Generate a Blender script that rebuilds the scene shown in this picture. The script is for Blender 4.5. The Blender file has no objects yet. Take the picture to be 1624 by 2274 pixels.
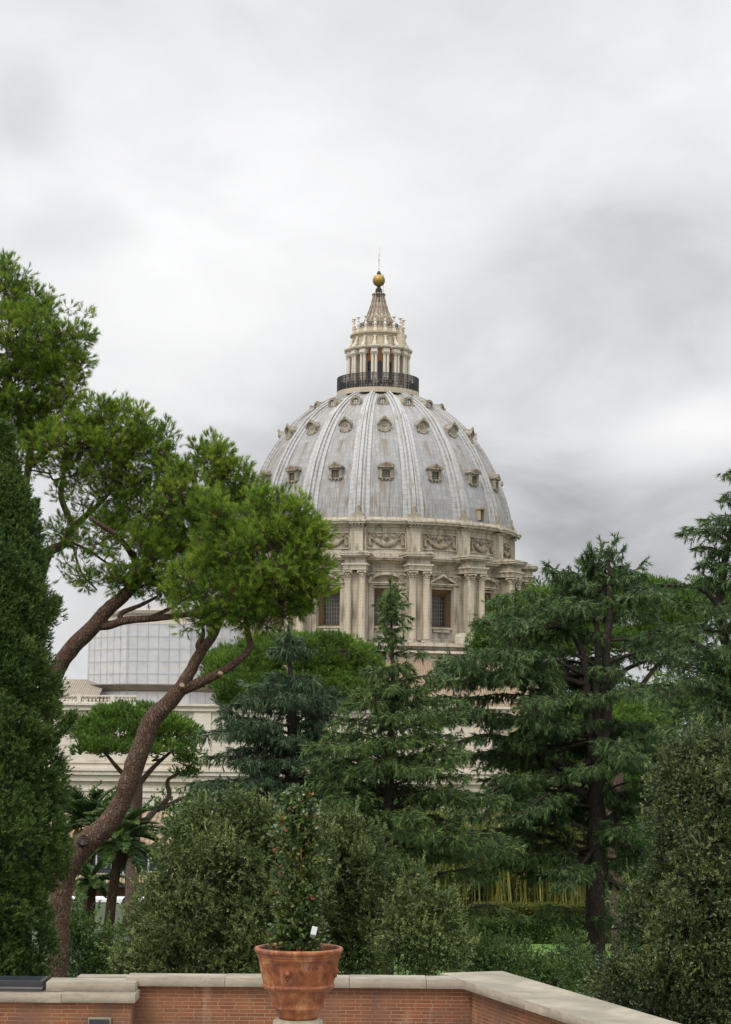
import bpy, math, random
import numpy as np
from mathutils import Vector, Matrix, Euler
R = math.radians
rnd = random.Random(7)
rng = np.random.default_rng(11)
scene = bpy.context.scene
COL = scene.collection

# ------------------------------------------------------------------ camera
PITCH, ROLL = 6.55, 0.53
cam = bpy.data.cameras.new('camera')
cam.sensor_fit = 'HORIZONTAL'; cam.sensor_width = 24.0; cam.lens = 24.0*1960/731
cam.clip_start = 0.5; cam.clip_end = 6000
camo = bpy.data.objects.new('camera', cam); COL.objects.link(camo)
camo.matrix_world = Matrix.Rotation(R(90+PITCH), 4, 'X') @ Matrix.Rotation(R(ROLL), 4, 'Z')
scene.camera = camo
CM = camo.matrix_world.to_3x3()
F = 1960/731*1624.0
def at(px, py, D):
    """world point at distance D (along +Y) seen at picture position px,py (1624 x 2274 frame)"""
    v = CM @ Vector(((px-812)/F, -(py-1137)/F, -1.0))
    return v*(D/v.y)
def pxm(D): return D/F      # metres per picture unit at distance D

# ------------------------------------------------------------------ world + sun
SUN_EL, SUN_AZ = 48, -35     # azimuth: degrees left of straight behind the camera
world = bpy.data.worlds.new("World"); scene.world = world; world.use_nodes = True
class NT:
    def __init__(s, nt): s.nt = nt
    def n(s, t, **kw):
        nd = s.nt.nodes.new(t)
        for k, v in kw.items():
            if k.startswith('i_'):
                key = k[2:]
                key = int(key) if key.isdigit() else key
                s.set(nd.inputs[key], v)
            else: setattr(nd, k, v)
        return nd
    def set(s, inp, v):
        if isinstance(v, bpy.types.NodeSocket): s.nt.links.new(v, inp)
        elif isinstance(v, bpy.types.Node): s.nt.links.new(v.outputs[0], inp)
        else:
            if isinstance(v, (tuple, list)) and len(v) == 3 and inp.type == 'RGBA': v = (*v, 1)
            inp.default_value = v
    def m(s, op, a, b=0.0, c=None, clamp=False):
        nd = s.nt.nodes.new('ShaderNodeMath'); nd.operation = op; nd.use_clamp = clamp
        s.set(nd.inputs[0], a); s.set(nd.inputs[1], b)
        if c is not None: s.set(nd.inputs[2], c)
        return nd.outputs[0]
    def mix(s, f, a, b, mode='MIX'):
        nd = s.nt.nodes.new('ShaderNodeMix'); nd.data_type = 'RGBA'; nd.blend_type = mode
        s.set(nd.inputs[0], f); s.set(nd.inputs[6], a); s.set(nd.inputs[7], b)
        return nd.outputs[2]
    def ramp(s, f, stops):
        nd = s.nt.nodes.new('ShaderNodeValToRGB'); s.set(nd.inputs[0], f)
        el = nd.color_ramp.elements
        while len(el) < len(stops): el.new(0.5)
        for e, (p, c) in zip(el, stops):
            e.position = p
            e.color = (*c, 1) if isinstance(c, (tuple, list)) else (c, c, c, 1)
        return nd.outputs[0]
    def noise(s, vec, scale, detail=3, rough=0.5, dist=0.0):
        nd = s.nt.nodes.new('ShaderNodeTexNoise')
        if vec is not None: s.set(nd.inputs['Vector'], vec)
        nd.inputs['Scale'].default_value = scale; nd.inputs['Detail'].default_value = detail
        nd.inputs['Roughness'].default_value = rough; nd.inputs['Distortion'].default_value = dist
        return nd.outputs[0]
    def mapping(s, vec, scale=(1,1,1), loc=(0,0,0), rot=(0,0,0)):
        nd = s.nt.nodes.new('ShaderNodeMapping'); s.set(nd.inputs[0], vec)
        nd.inputs['Scale'].default_value = scale; nd.inputs['Location'].default_value = loc
        nd.inputs['Rotation'].default_value = rot
        return nd.outputs[0]
    def xyz(s, vec):
        nd = s.nt.nodes.new('ShaderNodeSeparateXYZ'); s.set(nd.inputs[0], vec); return nd.outputs
w = NT(world.node_tree); w.nt.nodes.clear()
tc = w.n('ShaderNodeTexCoord')
gx, gy, gz = w.xyz(tc.outputs['Generated'])
sky = w.n('ShaderNodeTexSky', sky_type='NISHITA', sun_disc=False, sun_elevation=R(SUN_EL), sun_rotation=R(180+SUN_AZ), air_density=2.0, dust_density=5.0)
az = w.m('ARCTAN2', gx, gy); el = w.m('ARCSINE', gz)
wv = w.n('ShaderNodeCombineXYZ', i_0=az, i_1=w.m('MULTIPLY', el, 1.5), i_2=gy)
n1 = w.noise(wv, 9.0, 8, 0.55, 0.5)
n2 = w.noise(w.mapping(wv, (1,1,1), (3.1,1.7,0)), 3.2, 6, 0.5, 0.5)
n3 = w.noise(w.mapping(wv, (1,1.0,1), (1.1,5.7,0)), 16.0, 6, 0.55, 0.3)
def skyblob(cx, cy, sx, sy, amp, tilt=0):
    """a soft cloud bank: centre/size in degrees of azimuth and elevation"""
    dx = w.m('SUBTRACT', az, R(cx)); dy = w.m('SUBTRACT', el, R(cy))
    c, s_ = math.cos(R(tilt)), math.sin(R(tilt))
    u = w.m('ADD', w.m('MULTIPLY', dx, c/R(sx)), w.m('MULTIPLY', dy, s_/R(sx)))
    v = w.m('ADD', w.m('MULTIPLY', dx, -s_/R(sy)), w.m('MULTIPLY', dy, c/R(sy)))
    warp = w.m('MULTIPLY', w.m('ADD', w.m('SUBTRACT', n1, 0.5), w.m('MULTIPLY', w.m('SUBTRACT', n2, 0.5), 0.8)), 2.6)
    q = w.m('ADD', w.m('ADD', w.m('MULTIPLY', u, u), w.m('MULTIPLY', v, v)), warp)
    return w.m('MULTIPLY', w.m('EXPONENT', w.m('MULTIPLY', w.m('POWER', w.m('MAXIMUM', q, 0), 1.6), -1.0)), amp)
B = 0.835
tot = w.m('ADD', B, w.m('ADD', w.m('MULTIPLY', w.m('SUBTRACT', n1, 0.5), 0.36), w.m('MULTIPLY', w.m('SUBTRACT', n3, 0.5), 0.17)))
tot = w.m('ADD', tot, w.m('MULTIPLY', w.m('SUBTRACT', n2, 0.5), 0.16))
for b in [(-3.5,15.0,6.5,4.6,0.13,-10), (-8,11.0,5,3,0.08,0), (6.0,12.8,6.5,2.4,-0.13,14), (3.0,10.2,4,1.5,-0.04,8), (-1.5,6.0,9,4.0,-0.20,0),
          (9.5,8.8,2.6,1.0,0.18,18), (8.5,4.0,8,4.2,-0.16,0), (-10.2,18.0,1.5,1.5,-0.13,0), (-9,14.6,2,1,-0.08,5), (9,19,6,2.2,0.07,0), (-9,1,4,3,0.04,0)]:
    tot = w.m('ADD', tot, skyblob(*b))
up = w.m('SMOOTH_MIN', w.m('MAXIMUM', w.m('SUBTRACT', gz, 0.42), 0), 1.0, 0.01)
tot = w.m('MULTIPLY', tot, w.m('ADD', 1.0, w.m('MULTIPLY', up, 4.2)))
cc = w.ramp(tot, [(0.0,(0.0,0.0,0.0)),(1.0,(1,1,1))])
tint = w.ramp(w.m('MULTIPLY', tot, 1.0), [(0.3,(0.95,0.97,1.035)),(0.95,(0.995,0.995,1.005))])
cl = w.n('ShaderNodeVectorMath', operation='SCALE', i_0=tint); w.set(cl.inputs['Scale'], tot)
bg1 = w.n('ShaderNodeBackground', i_0=sky, i_1=0.10)
bg2 = w.n('ShaderNodeBackground', i_0=cl.outputs[0], i_1=1.0)
mx = w.n('ShaderNodeMixShader', i_0=0.96, i_1=bg1, i_2=bg2)
w.n('ShaderNodeOutputWorld', i_0=mx)

sun = bpy.data.lights.new('sun', 'SUN'); sun.energy = 1.6; sun.angle = R(22); sun.color = (1.0, 0.95, 0.87)
suno = bpy.data.objects.new('sun', sun); COL.objects.link(suno)
# light travels from behind-left of the camera, downwards
sd = Vector((math.sin(R(-SUN_AZ))*math.cos(R(SUN_EL)), math.cos(R(SUN_AZ))*math.cos(R(SUN_EL)), -math.sin(R(SUN_EL))))
suno.rotation_euler = sd.to_track_quat('-Z', 'Y').to_euler()
vs = scene.view_settings
vs.view_transform = 'Standard'; vs.look = 'None'; vs.gamma = 1; vs.exposure = 0.0
scene.render.resolution_x = 731; scene.render.resolution_y = 1024

# ------------------------------------------------------------------ materials
def mat(name):
    m = bpy.data.materials.new(name); m.use_nodes = True
    t = NT(m.node_tree); t.nt.nodes.clear()
    out = t.n('ShaderNodeOutputMaterial')
    return m, t, out
def finish(t, out, color, rough=0.7, metal=0.0, bump=None, bstr=0.3, bdist=0.02, spec=0.5):
    p = t.n('ShaderNodeBsdfPrincipled'); t.set(p.inputs['Base Color'], color); t.set(p.inputs['Roughness'], rough)
    p.inputs['Metallic'].default_value = metal
    p.inputs['Specular IOR Level'].default_value = spec
    if bump is not None:
        b = t.n('ShaderNodeBump'); t.set(b.inputs['Height'], bump); b.inputs['Strength'].default_value = bstr; b.inputs['Distance'].default_value = bdist
        t.set(p.inputs['Normal'], b.outputs[0])
    t.set(out.inputs[0], p.outputs[0]); return p
def plain(name, c, rough=0.6, metal=0.0, var=0.25, scale=6.0):
    m, t, out = mat(name); tcn = t.n('ShaderNodeTexCoord')
    n = t.noise(tcn.outputs['Object'], scale, 4)
    col = t.mix(n, tuple(x*(1-var) for x in c), tuple(min(1, x*(1+var)) for x in c))
    finish(t, out, col, rough, metal); return m
def leafmat(name, dark, mid, light, trans=0.28, rough=0.55, nscale=0.7, spec=0.35):
    m, t, out = mat(name)
    at_ = t.n('ShaderNodeAttribute', attribute_name='tint')
    tcn = t.n('ShaderNodeTexCoord')
    n = t.noise(tcn.outputs['Object'], nscale, 3)
    f = t.m('ADD', at_.outputs['Fac'], t.m('MULTIPLY', t.m('SUBTRACT', n, 0.5), 1.25), clamp=True)
    col = t.ramp(f, [(0.0, dark), (0.5, mid), (1.0, light)])
    p = t.n('ShaderNodeBsdfPrincipled'); t.set(p.inputs['Base Color'], col); p.inputs['Roughness'].default_value = rough
    p.inputs['Specular IOR Level'].default_value = spec
    tr = t.n('ShaderNodeBsdfTranslucent'); t.set(tr.inputs[0], t.mix(0.5, col, (0.6,0.8,0.1), 'MULTIPLY') if False else col)
    ms = t.n('ShaderNodeMixShader', i_0=trans, i_1=p, i_2=tr)
    t.set(out.inputs[0], ms.outputs[0]); return m
def barkmat(name, c1, c2, sc=9.0, bd=0.05):
    m, t, out = mat(name); tcn = t.n('ShaderNodeTexCoord')
    wob = t.n('ShaderNodeTexNoise'); t.set(wob.inputs['Vector'], tcn.outputs['Object']); wob.inputs['Scale'].default_value = sc*0.6; wob.inputs['Detail'].default_value = 4
    va = t.n('ShaderNodeVectorMath', operation='MULTIPLY_ADD'); t.set(va.inputs[0], wob.outputs['Color']); va.inputs[1].default_value = (1.6/sc, 1.6/sc, 2.5/sc); t.set(va.inputs[2], tcn.outputs['Object'])
    v = t.mapping(va.outputs[0], (1, 1, 0.22))
    vo = t.n('ShaderNodeTexVoronoi', feature='DISTANCE_TO_EDGE'); t.set(vo.inputs['Vector'], v); vo.inputs['Scale'].default_value = sc*1.7
    n = t.noise(tcn.outputs['Object'], sc*0.25, 7, 0.75); n2 = t.noise(tcn.outputs['Object'], sc*3.0, 5, 0.7)
    e = t.m('MULTIPLY', vo.outputs[0], 3.5, clamp=True)
    col = t.mix(t.ramp(n, [(0.3, 0.0), (0.7, 1.0)]), c1, c2); col = t.mix(t.m('MULTIPLY', t.ramp(n2, [(0.35, 0.0), (0.7, 1.0)]), 0.5), col, tuple(x*0.35 for x in c1))
    col = t.mix(t.m('MULTIPLY', t.m('SUBTRACT', 1, e), 0.38), col, tuple(x*0.3 for x in c1))
    finish(t, out, col, 0.9, bump=t.m('ADD', e, n), bstr=0.9, bdist=bd, spec=0.2); return m

def stone(name, base, dark, joints=(1.6, 0.62), stain=0.65, jcol=0.4, scale=1.0):
    """weathered travertine: warm blocks, horizontal courses, black runs and grime on ledges"""
    m, t, out = mat(name); tcn = t.n('ShaderNodeTexCoord'); O = tcn.outputs['Object']
    x, y, z = t.xyz(O)
    big = t.noise(O, 0.22*scale, 4, 0.6)
    fine = t.noise(t.mapping(O, (1, 1, 4.0)), 1.3*scale, 6, 0.7)
    run = t.noise(t.mapping(O, (1.0, 1.0, 0.14)), 1.1*scale, 4, 0.6)
    col = t.mix(t.ramp(fine, [(0.3, 0.0), (0.75, 1.0)]), base, tuple(b*0.80 for b in base))
    col = t.mix(t.m('MULTIPLY', t.ramp(big, [(0.35, 0.0), (0.7, 1.0)]), 0.45), col, tuple(b*k for b, k in zip(base, (0.80, 0.70, 0.55))))
    col = t.mix(t.m('MULTIPLY', t.ramp(run, [(0.48, 0.0), (0.72, 1.0)]), stain), col, dark)
    g = t.n('ShaderNodeNewGeometry'); nx, ny, nz = t.xyz(g.outputs['Normal'])
    led = t.m('MULTIPLY', t.ramp(nz, [(0.4, 0.0), (0.8, 1.0)]), t.ramp(fine, [(0.3, 0.35), (0.6, 1.0)]))
    col = t.mix(t.m('MULTIPLY', led, 0.75), col, tuple(d*0.8 for d in dark))
    zz = t.m('FRACT', t.m('ADD', t.m('DIVIDE', z, joints[1]*1.0), t.m('MULTIPLY', fine, 0.03)))
    ln = t.m('LESS_THAN', zz, 0.09)
    col = t.mix(t.m('MULTIPLY', ln, t.m('MULTIPLY', fine, jcol)), col, dark)
    finish(t, out, col, 0.85, bump=t.m('ADD', t.m('MULTIPLY', fine, 1.0), t.m('MULTIPLY', ln, -0.5)), bstr=0.5, bdist=0.08, spec=0.2); return m

M = {}
M['trav'] = stone('travertine', (0.61, 0.56, 0.46), (0.075, 0.062, 0.048), stain=0.8)
M['trav_grey'] = stone('grey_travertine', (0.42, 0.38, 0.31), (0.07, 0.057, 0.04), stain=0.85)
M['trav_light'] = stone('pale_travertine', (0.76, 0.71, 0.62), (0.34, 0.29, 0.22), stain=0.25, jcol=0.2)
M['trav_dark'] = stone('stained_travertine', (0.50, 0.42, 0.30), (0.08, 0.06, 0.04), stain=0.8)
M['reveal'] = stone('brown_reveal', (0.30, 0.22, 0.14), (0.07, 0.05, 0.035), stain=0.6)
M['plaster'] = stone('rendered_plaster', (0.62, 0.55, 0.43), (0.20, 0.15, 0.1), stain=0.3, jcol=0.1)
M['orange'] = plain('orange_stucco', (0.55, 0.27, 0.12), 0.8, var=0.35, scale=0.8)
M['relief'] = plain('weathered_relief', (0.30, 0.25, 0.18), 0.9, var=0.5, scale=2.5)
M['dark_glass'] = plain('dark_window_glass', (0.03, 0.036, 0.045), 0.15)
M['iron'] = plain('dark_iron', (0.03, 0.03, 0.033), 0.6)
M['steel'] = plain('grey_steel', (0.16, 0.16, 0.165), 0.5, 0.5)
M['gold'] = plain('gilded_bronze', (0.36, 0.245, 0.065), 0.55, 0.6, 0.35, 3.0)
M['bronze'] = plain('dark_bronze', (0.06, 0.05, 0.045), 0.6, 0.3)
M['white'] = plain('white_paint', (0.78, 0.79, 0.8), 0.5, var=0.06)
M['cream'] = plain('cream_plaster', (0.66, 0.52, 0.30), 0.85, var=0.12, scale=0.8)
M['cotton'] = plain('light_cloth', (0.6, 0.6, 0.62), 0.9)
M['navy'] = plain('navy_cloth', (0.03, 0.035, 0.06), 0.9)
M['redcloth'] = plain('red_cloth', (0.45, 0.05, 0.04), 0.9)
M['skin'] = plain('skin', (0.45, 0.27, 0.19), 0.6, var=0.1)

def leadmat():
    m, t, out = mat('lead_sheet')
    uv = t.n('ShaderNodeUVMap'); u, v, _ = t.xyz(uv.outputs[0])
    tcn = t.n('ShaderNodeTexCoord'); O = tcn.outputs['Object']
    # sheets: 9 columns per bay, rows 0.95 m
    cu = t.m('MULTIPLY', u, 9.0); cv = t.m('DIVIDE', v, 0.95)
    fu = t.m('FRACT', cu); fv = t.m('FRACT', cv)
    lu = t.m('LESS_THAN', t.m('ABSOLUTE', t.m('SUBTRACT', fu, 0.5)), 0.075)
    lv = t.m('LESS_THAN', t.m('ABSOLUTE', t.m('SUBTRACT', fv, 0.5)), 0.07)
    idv = t.n('ShaderNodeCombineXYZ', i_0=t.m('FLOOR', t.m('ADD', cu, 0.5)), i_1=t.m('FLOOR', t.m('ADD', cv, 0.5)))
    wn = t.n('ShaderNodeTexWhiteNoise', noise_dimensions='2D'); t.set(wn.inputs['Vector'], idv.outputs[0])
    base = t.ramp(wn.outputs[0], [(0.0, (0.225, 0.24, 0.26)), (0.5, (0.26, 0.275, 0.295)), (1.0, (0.315, 0.325, 0.34))])
    streakv = t.n('ShaderNodeCombineXYZ', i_0=t.m('MULTIPLY', u, 22.0), i_1=t.m('MULTIPLY', v, 0.22))
    st = t.noise(streakv.outputs[0], 1.0, 5, 0.65)
    wide = t.noise(t.mapping(O, (1, 1, 0.5)), 0.16, 3)
    fine = t.noise(O, 2.2, 5, 0.7)
    col = t.mix(t.m('MULTIPLY', t.ramp(fine, [(0.35, 0.0), (0.7, 1.0)]), 0.45), base, (0.43, 0.425, 0.405))
    col = t.mix(t.m('MULTIPLY', t.ramp(st, [(0.46, 0.0), (0.62, 1.0)]), t.ramp(wide, [(0.32, 0.15), (0.58, 1.0)])), col, (0.20, 0.155, 0.10))
    # brown runs below the dormers: u fraction near the middle of a bay
    ub = t.m('ABSOLUTE', t.m('SUBTRACT', t.m('FRACT', u), 0.5))
    for (v0, ln_, wd) in ((16.8, 7.5, 0.13), (29.3, 9.0, 0.17), (37.2, 7.0, 0.3)):
        inside = t.m('MULTIPLY', t.m('LESS_THAN', v, v0), t.m('SUBTRACT', 1.0, t.m('DIVIDE', t.m('SUBTRACT', v0, v), ln_), clamp=True))
        lat = t.m('SUBTRACT', t.m('SUBTRACT', 1.0, t.m('DIVIDE', ub, wd)), t.m('MULTIPLY', fine, 0.25), clamp=True)
        f = t.m('MULTIPLY', t.m('MULTIPLY', inside, t.ramp(lat, [(0, 0), (0.8, 1.0)])), t.ramp(st, [(0.32, 0.0), (0.55, 1.0)]))
        col = t.mix(t.m('MULTIPLY', f, 0.95), col, (0.16, 0.12, 0.072))
    # tracks beside the ribs
    ed = t.m('GREATER_THAN', ub, 0.335); ed2 = t.m('LESS_THAN', ub, 0.40)
    f = t.m('MULTIPLY', t.m('MULTIPLY', ed, ed2), t.ramp(st, [(0.36, 0.0), (0.6, 1.0)]))
    col = t.mix(t.m('MULTIPLY', f, 0.9), col, (0.15, 0.115, 0.075))
    col = t.mix(t.m('MULTIPLY', t.m('MAXIMUM', t.m('MULTIPLY', lu, 0.55), t.m('MULTIPLY', lv, 0.40)), t.ramp(fine, [(0.3, 0.5), (0.6, 1.0)])), col, (0.25, 0.215, 0.165))
    finish(t, out, col, 0.62, 0.0, bump=t.m('MULTIPLY', t.m('MAXIMUM', lu, lv), 1.0), bstr=0.4, bdist=0.06, spec=0.4); return m
M['lead'] = leadmat()
def ribmat():
    m, t, out = mat('rib_lead'); tcn = t.n('ShaderNodeTexCoord'); O = tcn.outputs['Object']
    uv = t.n('ShaderNodeUVMap'); u, v, _ = t.xyz(uv.outputs[0])
    fv = t.m('FRACT', t.m('DIVIDE', v, 0.95)); lv = t.m('LESS_THAN', fv, 0.13)
    fine = t.noise(O, 1.8, 5, 0.7)
    st = t.noise(t.n('ShaderNodeCombineXYZ', i_0=t.m('MULTIPLY', u, 9.0), i_1=t.m('MULTIPLY', v, 0.25)).outputs[0], 1.0, 4, 0.6)
    col = t.mix(t.ramp(fine, [(0.35, 0.0), (0.7, 1.0)]), (0.37, 0.383, 0.40), (0.46, 0.455, 0.44))
    col = t.mix(t.m('MULTIPLY', t.ramp(st, [(0.48, 0.0), (0.64, 1.0)]), 0.7), col, (0.22, 0.18, 0.12))
    col = t.mix(t.m('MULTIPLY', t.ramp(v, [(0.0, 1.0), (1.0, 0.0)]), 0.0), col, (0.6, 0.52, 0.4))
    col = t.mix(t.m('MULTIPLY', lv, 0.6), col, (0.25, 0.22, 0.18))
    finish(t, out, col, 0.62, bump=fine, bstr=0.3, bdist=0.05); return m
M['rib'] = ribmat()
def spiremat():
    m, t, out = mat('spire_lead'); tcn = t.n('ShaderNodeTexCoord'); O = tcn.outputs['Object']
    st = t.noise(t.mapping(O, (2.2, 2.2, 0.35)), 1.0, 5, 0.7)
    col = t.ramp(st, [(0.3, (0.15, 0.12, 0.085)), (0.5, (0.31, 0.25, 0.18)), (0.62, (0.42, 0.38, 0.32)), (0.8, (0.55, 0.53, 0.5))])
    finish(t, out, col, 0.7); return m
M['spire'] = spiremat()
def tilemat(name, a, b):
    m, t, out = mat(name); tcn = t.n('ShaderNodeTexCoord'); O = tcn.outputs['Object']
    x, y, z = t.xyz(O)
    s1 = t.m('FRACT', t.m('MULTIPLY', x, 2.6)); s2 = t.m('FRACT', t.m('MULTIPLY', z, 3.0))
    n = t.noise(O, 1.6, 5, 0.7)
    col = t.mix(t.ramp(n, [(0.3, 0.0), (0.7, 1.0)]), a, b)
    d = t.m('MAXIMUM', t.m('LESS_THAN', s1, 0.3), t.m('MULTIPLY', t.m('LESS_THAN', s2, 0.2), 0.7))
    col = t.mix(t.m('MULTIPLY', d, 0.6), col, tuple(q*0.3 for q in a))
    finish(t, out, col, 0.85, bump=t.m('ABSOLUTE', t.m('SUBTRACT', s1, 0.5)), bstr=0.7, bdist=0.1); return m
M['tile'] = tilemat('clay_roof_tiles', (0.20, 0.125, 0.075), (0.33, 0.25, 0.17))
M['tile_grey'] = tilemat('mossy_roof_tiles', (0.22, 0.18, 0.14), (0.36, 0.31, 0.25))
def brickmat(name, axis=0):
    m, t, out = mat(name); tcn = t.n('ShaderNodeTexCoord'); O = tcn.outputs['Object']
    x, y, z = t.xyz(O)
    v = t.n('ShaderNodeCombineXYZ', i_0=x, i_1=z, i_2=0.0).outputs[0]
    wob = t.noise(O, 9.0, 2)
    bt = t.n('ShaderNodeTexBrick'); t.set(bt.inputs['Vector'], t.mapping(v, (1, 1, 1)))
    bt.offset = 0.37; bt.squash = 1.18; bt.squash_frequency = 3
    bt.inputs['Scale'].default_value = 1.0; bt.inputs['Brick Width'].default_value = 0.185; bt.inputs['Row Height'].default_value = 0.0442
    bt.inputs['Mortar Size'].default_value = 0.0062; bt.inputs['Mortar Smooth'].default_value = 0.35; bt.inputs['Bias'].default_value = -0.1
    bt.inputs['Color1'].default_value = (0.25, 0.075, 0.030, 1); bt.inputs['Color2'].default_value = (0.15, 0.045, 0.024, 1)
    bt.inputs['Mortar'].default_value = (0.34, 0.24, 0.15, 1)
    n = t.noise(O, 2.2, 5, 0.65); n2 = t.noise(O, 55.0, 3, 0.6); n3 = t.noise(O, 0.9, 3, 0.6, 0.5)
    col = t.mix(t.m('MULTIPLY', t.ramp(n, [(0.35, 0.0), (0.7, 1.0)]), 0.55), bt.outputs['Color'], (0.34, 0.17, 0.08))
    col = t.mix(t.m('MULTIPLY', t.ramp(n3, [(0.44, 0.0), (0.62, 1.0)]), 0.7), col, (0.13, 0.075, 0.06))
    col = t.mix(t.m('MULTIPLY', n2, 0.28), col, (0.16, 0.08, 0.05))
    lime = t.noise(t.mapping(O, (1, 1, 0.25)), 4.0, 3)
    col = t.mix(t.m('MULTIPLY', t.ramp(lime, [(0.62, 0.0), (0.8, 1.0)]), 0.35), col, (0.6, 0.45, 0.33))
    h = t.m('ADD', t.m('MULTIPLY', bt.outputs['Fac'], -1.0), t.m('MULTIPLY', n2, 0.4))
    finish(t, out, col, 0.8, bump=h, bstr=0.6, bdist=0.012, spec=0.3); return m
M['brick'] = brickmat('red_brick')
def copingmat():
    m, t, out = mat('coping_travertine'); tcn = t.n('ShaderNodeTexCoord'); O = tcn.outputs['Object']
    n = t.noise(t.mapping(O, (1.2, 1.2, 5)), 2.0, 6, 0.65); pits = t.noise(t.mapping(O, (6, 6, 22)), 3.0, 4, 0.7)
    x, y, z = t.xyz(O)
    col = t.mix(t.ramp(n, [(0.3, 0.0), (0.7, 1.0)]), (0.47, 0.415, 0.325), (0.31, 0.27, 0.20))
    col = t.mix(t.m('MULTIPLY', t.ramp(pits, [(0.58, 0.0), (0.68, 1.0)]), 0.55), col, (0.20, 0.17, 0.12))
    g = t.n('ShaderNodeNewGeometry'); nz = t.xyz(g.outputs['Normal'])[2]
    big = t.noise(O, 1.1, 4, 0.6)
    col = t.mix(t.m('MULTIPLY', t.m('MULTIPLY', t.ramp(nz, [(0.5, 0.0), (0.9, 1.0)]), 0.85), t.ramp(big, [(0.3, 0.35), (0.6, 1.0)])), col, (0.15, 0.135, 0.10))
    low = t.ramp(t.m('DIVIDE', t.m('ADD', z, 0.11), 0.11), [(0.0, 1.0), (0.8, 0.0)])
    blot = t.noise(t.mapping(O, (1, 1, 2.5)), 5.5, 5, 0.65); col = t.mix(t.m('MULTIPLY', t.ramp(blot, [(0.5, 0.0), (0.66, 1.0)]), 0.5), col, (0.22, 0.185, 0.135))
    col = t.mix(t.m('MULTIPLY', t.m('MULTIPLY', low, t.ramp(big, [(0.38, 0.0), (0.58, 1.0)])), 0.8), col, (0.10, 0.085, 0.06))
    finish(t, out, col, t.m('ADD', 0.55, t.m('MULTIPLY', n, 0.3)), bump=pits, bstr=0.35, bdist=0.006); return m
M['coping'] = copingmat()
def terracotta():
    m, t, out = mat('terracotta'); tcn = t.n('ShaderNodeTexCoord'); O = tcn.outputs['Object']
    n = t.noise(t.mapping(O, (1, 1, 1.5)), 4.5, 5, 0.65, 0.6); st = t.noise(t.mapping(O, (1, 1, 0.22)), 14.0, 4, 0.6); f = t.noise(O, 40, 4, 0.6)
    col = t.ramp(n, [(0.34, (0.085, 0.024, 0.010)), (0.45, (0.21, 0.055, 0.014)), (0.55, (0.27, 0.085, 0.022)), (0.66, (0.38, 0.18, 0.07))])
    col = t.mix(t.m('MULTIPLY', t.ramp(st, [(0.55, 0.0), (0.75, 1.0)]), 0.45), col, (0.55, 0.33, 0.2))
    col = t.mix(t.m('MULTIPLY', t.ramp(st, [(0.25, 1.0), (0.42, 0.0)]), 0.45), col, (0.17, 0.055, 0.03))
    finish(t, out, col, 0.55, bump=f, bstr=0.25, bdist=0.005); return m
M['terracotta'] = terracotta()
M['soil'] = plain('potting_soil', (0.03, 0.02, 0.015), 0.95, var=0.6, scale=60)
M['oldstone'] = plain('old_stone', (0.30, 0.26, 0.19), 0.9, var=0.5, scale=12)
M['floor'] = plain('terrace_paving', (0.30, 0.28, 0.25), 0.7, var=0.2)
M['grass'] = plain('lawn_grass', (0.10, 0.19, 0.035), 0.9, var=0.3, scale=1.5)
M['earth'] = plain('garden_soil', (0.035, 0.05, 0.018), 0.95, var=0.4, scale=0.4)
M['cane'] = plain('bamboo_cane', (0.52, 0.27, 0.09), 0.5, var=0.3, scale=8)
M['culm'] = plain('bamboo_culm', (0.20, 0.20, 0.04), 0.5, var=0.5, scale=1.5)
M['sheet'] = None
def sheetmat():
    m, t, out = mat('scaffold_sheeting'); tcn = t.n('ShaderNodeTexCoord'); O = tcn.outputs['Object']
    x, y, z = t.xyz(O)
    n = t.noise(t.mapping(O, (0.5, 0.5, 0.9)), 1.0, 4, 0.6)
    band = t.noise(t.mapping(O, (0.15, 0.15, 1.2)), 1.0, 2)
    col = t.mix(t.ramp(n, [(0.35, 0.0), (0.7, 1.0)]), (0.49, 0.50, 0.525), (0.58, 0.59, 0.61))
    col = t.mix(t.m('MULTIPLY', t.ramp(band, [(0.52, 0.0), (0.58, 1.0)]), 0.35), col, (0.60, 0.56, 0.51))
    finish(t, out, col, 0.95); return m
M['sheet'] = sheetmat()
M['bark_pine'] = barkmat('pine_bark', (0.10, 0.056, 0.036), (0.23, 0.155, 0.115), 11.0, 0.04)
M['bark_grey'] = barkmat('cedar_bark', (0.055, 0.044, 0.036), (0.105, 0.086, 0.072), 7.0, 0.05)
M['bark_red'] = barkmat('umbrella_pine_bark', (0.13, 0.085, 0.065), (0.22, 0.16, 0.13), 5.0, 0.05)
M['bark_palm'] = barkmat('palm_bark', (0.055, 0.035, 0.02), (0.12, 0.08, 0.05), 12.0, 0.06)
M['pine'] = leafmat('pine_needles', (0.050, 0.110, 0.011), (0.145, 0.250, 0.020), (0.34, 0.43, 0.055), 0.40, 0.55, 0.9)
M['umbrella'] = leafmat('umbrella_pine_needles', (0.035, 0.080, 0.010), (0.085, 0.165, 0.020), (0.175, 0.275, 0.035), 0.2, 0.6, 0.25)
M['cypress'] = leafmat('cypress_sprays', (0.030, 0.066, 0.012), (0.064, 0.122, 0.022), (0.145, 0.20, 0.045), 0.12, 0.6, 1.6)
M['cedar'] = leafmat('cedar_needles', (0.024, 0.052, 0.015), (0.056, 0.108, 0.028), (0.145, 0.225, 0.075), 0.12, 0.6, 0.5)
M['cedar_blue'] = leafmat('blue_cedar_needles', (0.020, 0.046, 0.018), (0.042, 0.084, 0.034), (0.105, 0.165, 0.075), 0.12, 0.6, 0.5)
M['cedar_fresh'] = leafmat('fresh_cedar_needles', (0.030, 0.064, 0.014), (0.066, 0.120, 0.028), (0.155, 0.225, 0.06), 0.12, 0.6, 0.5)
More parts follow.
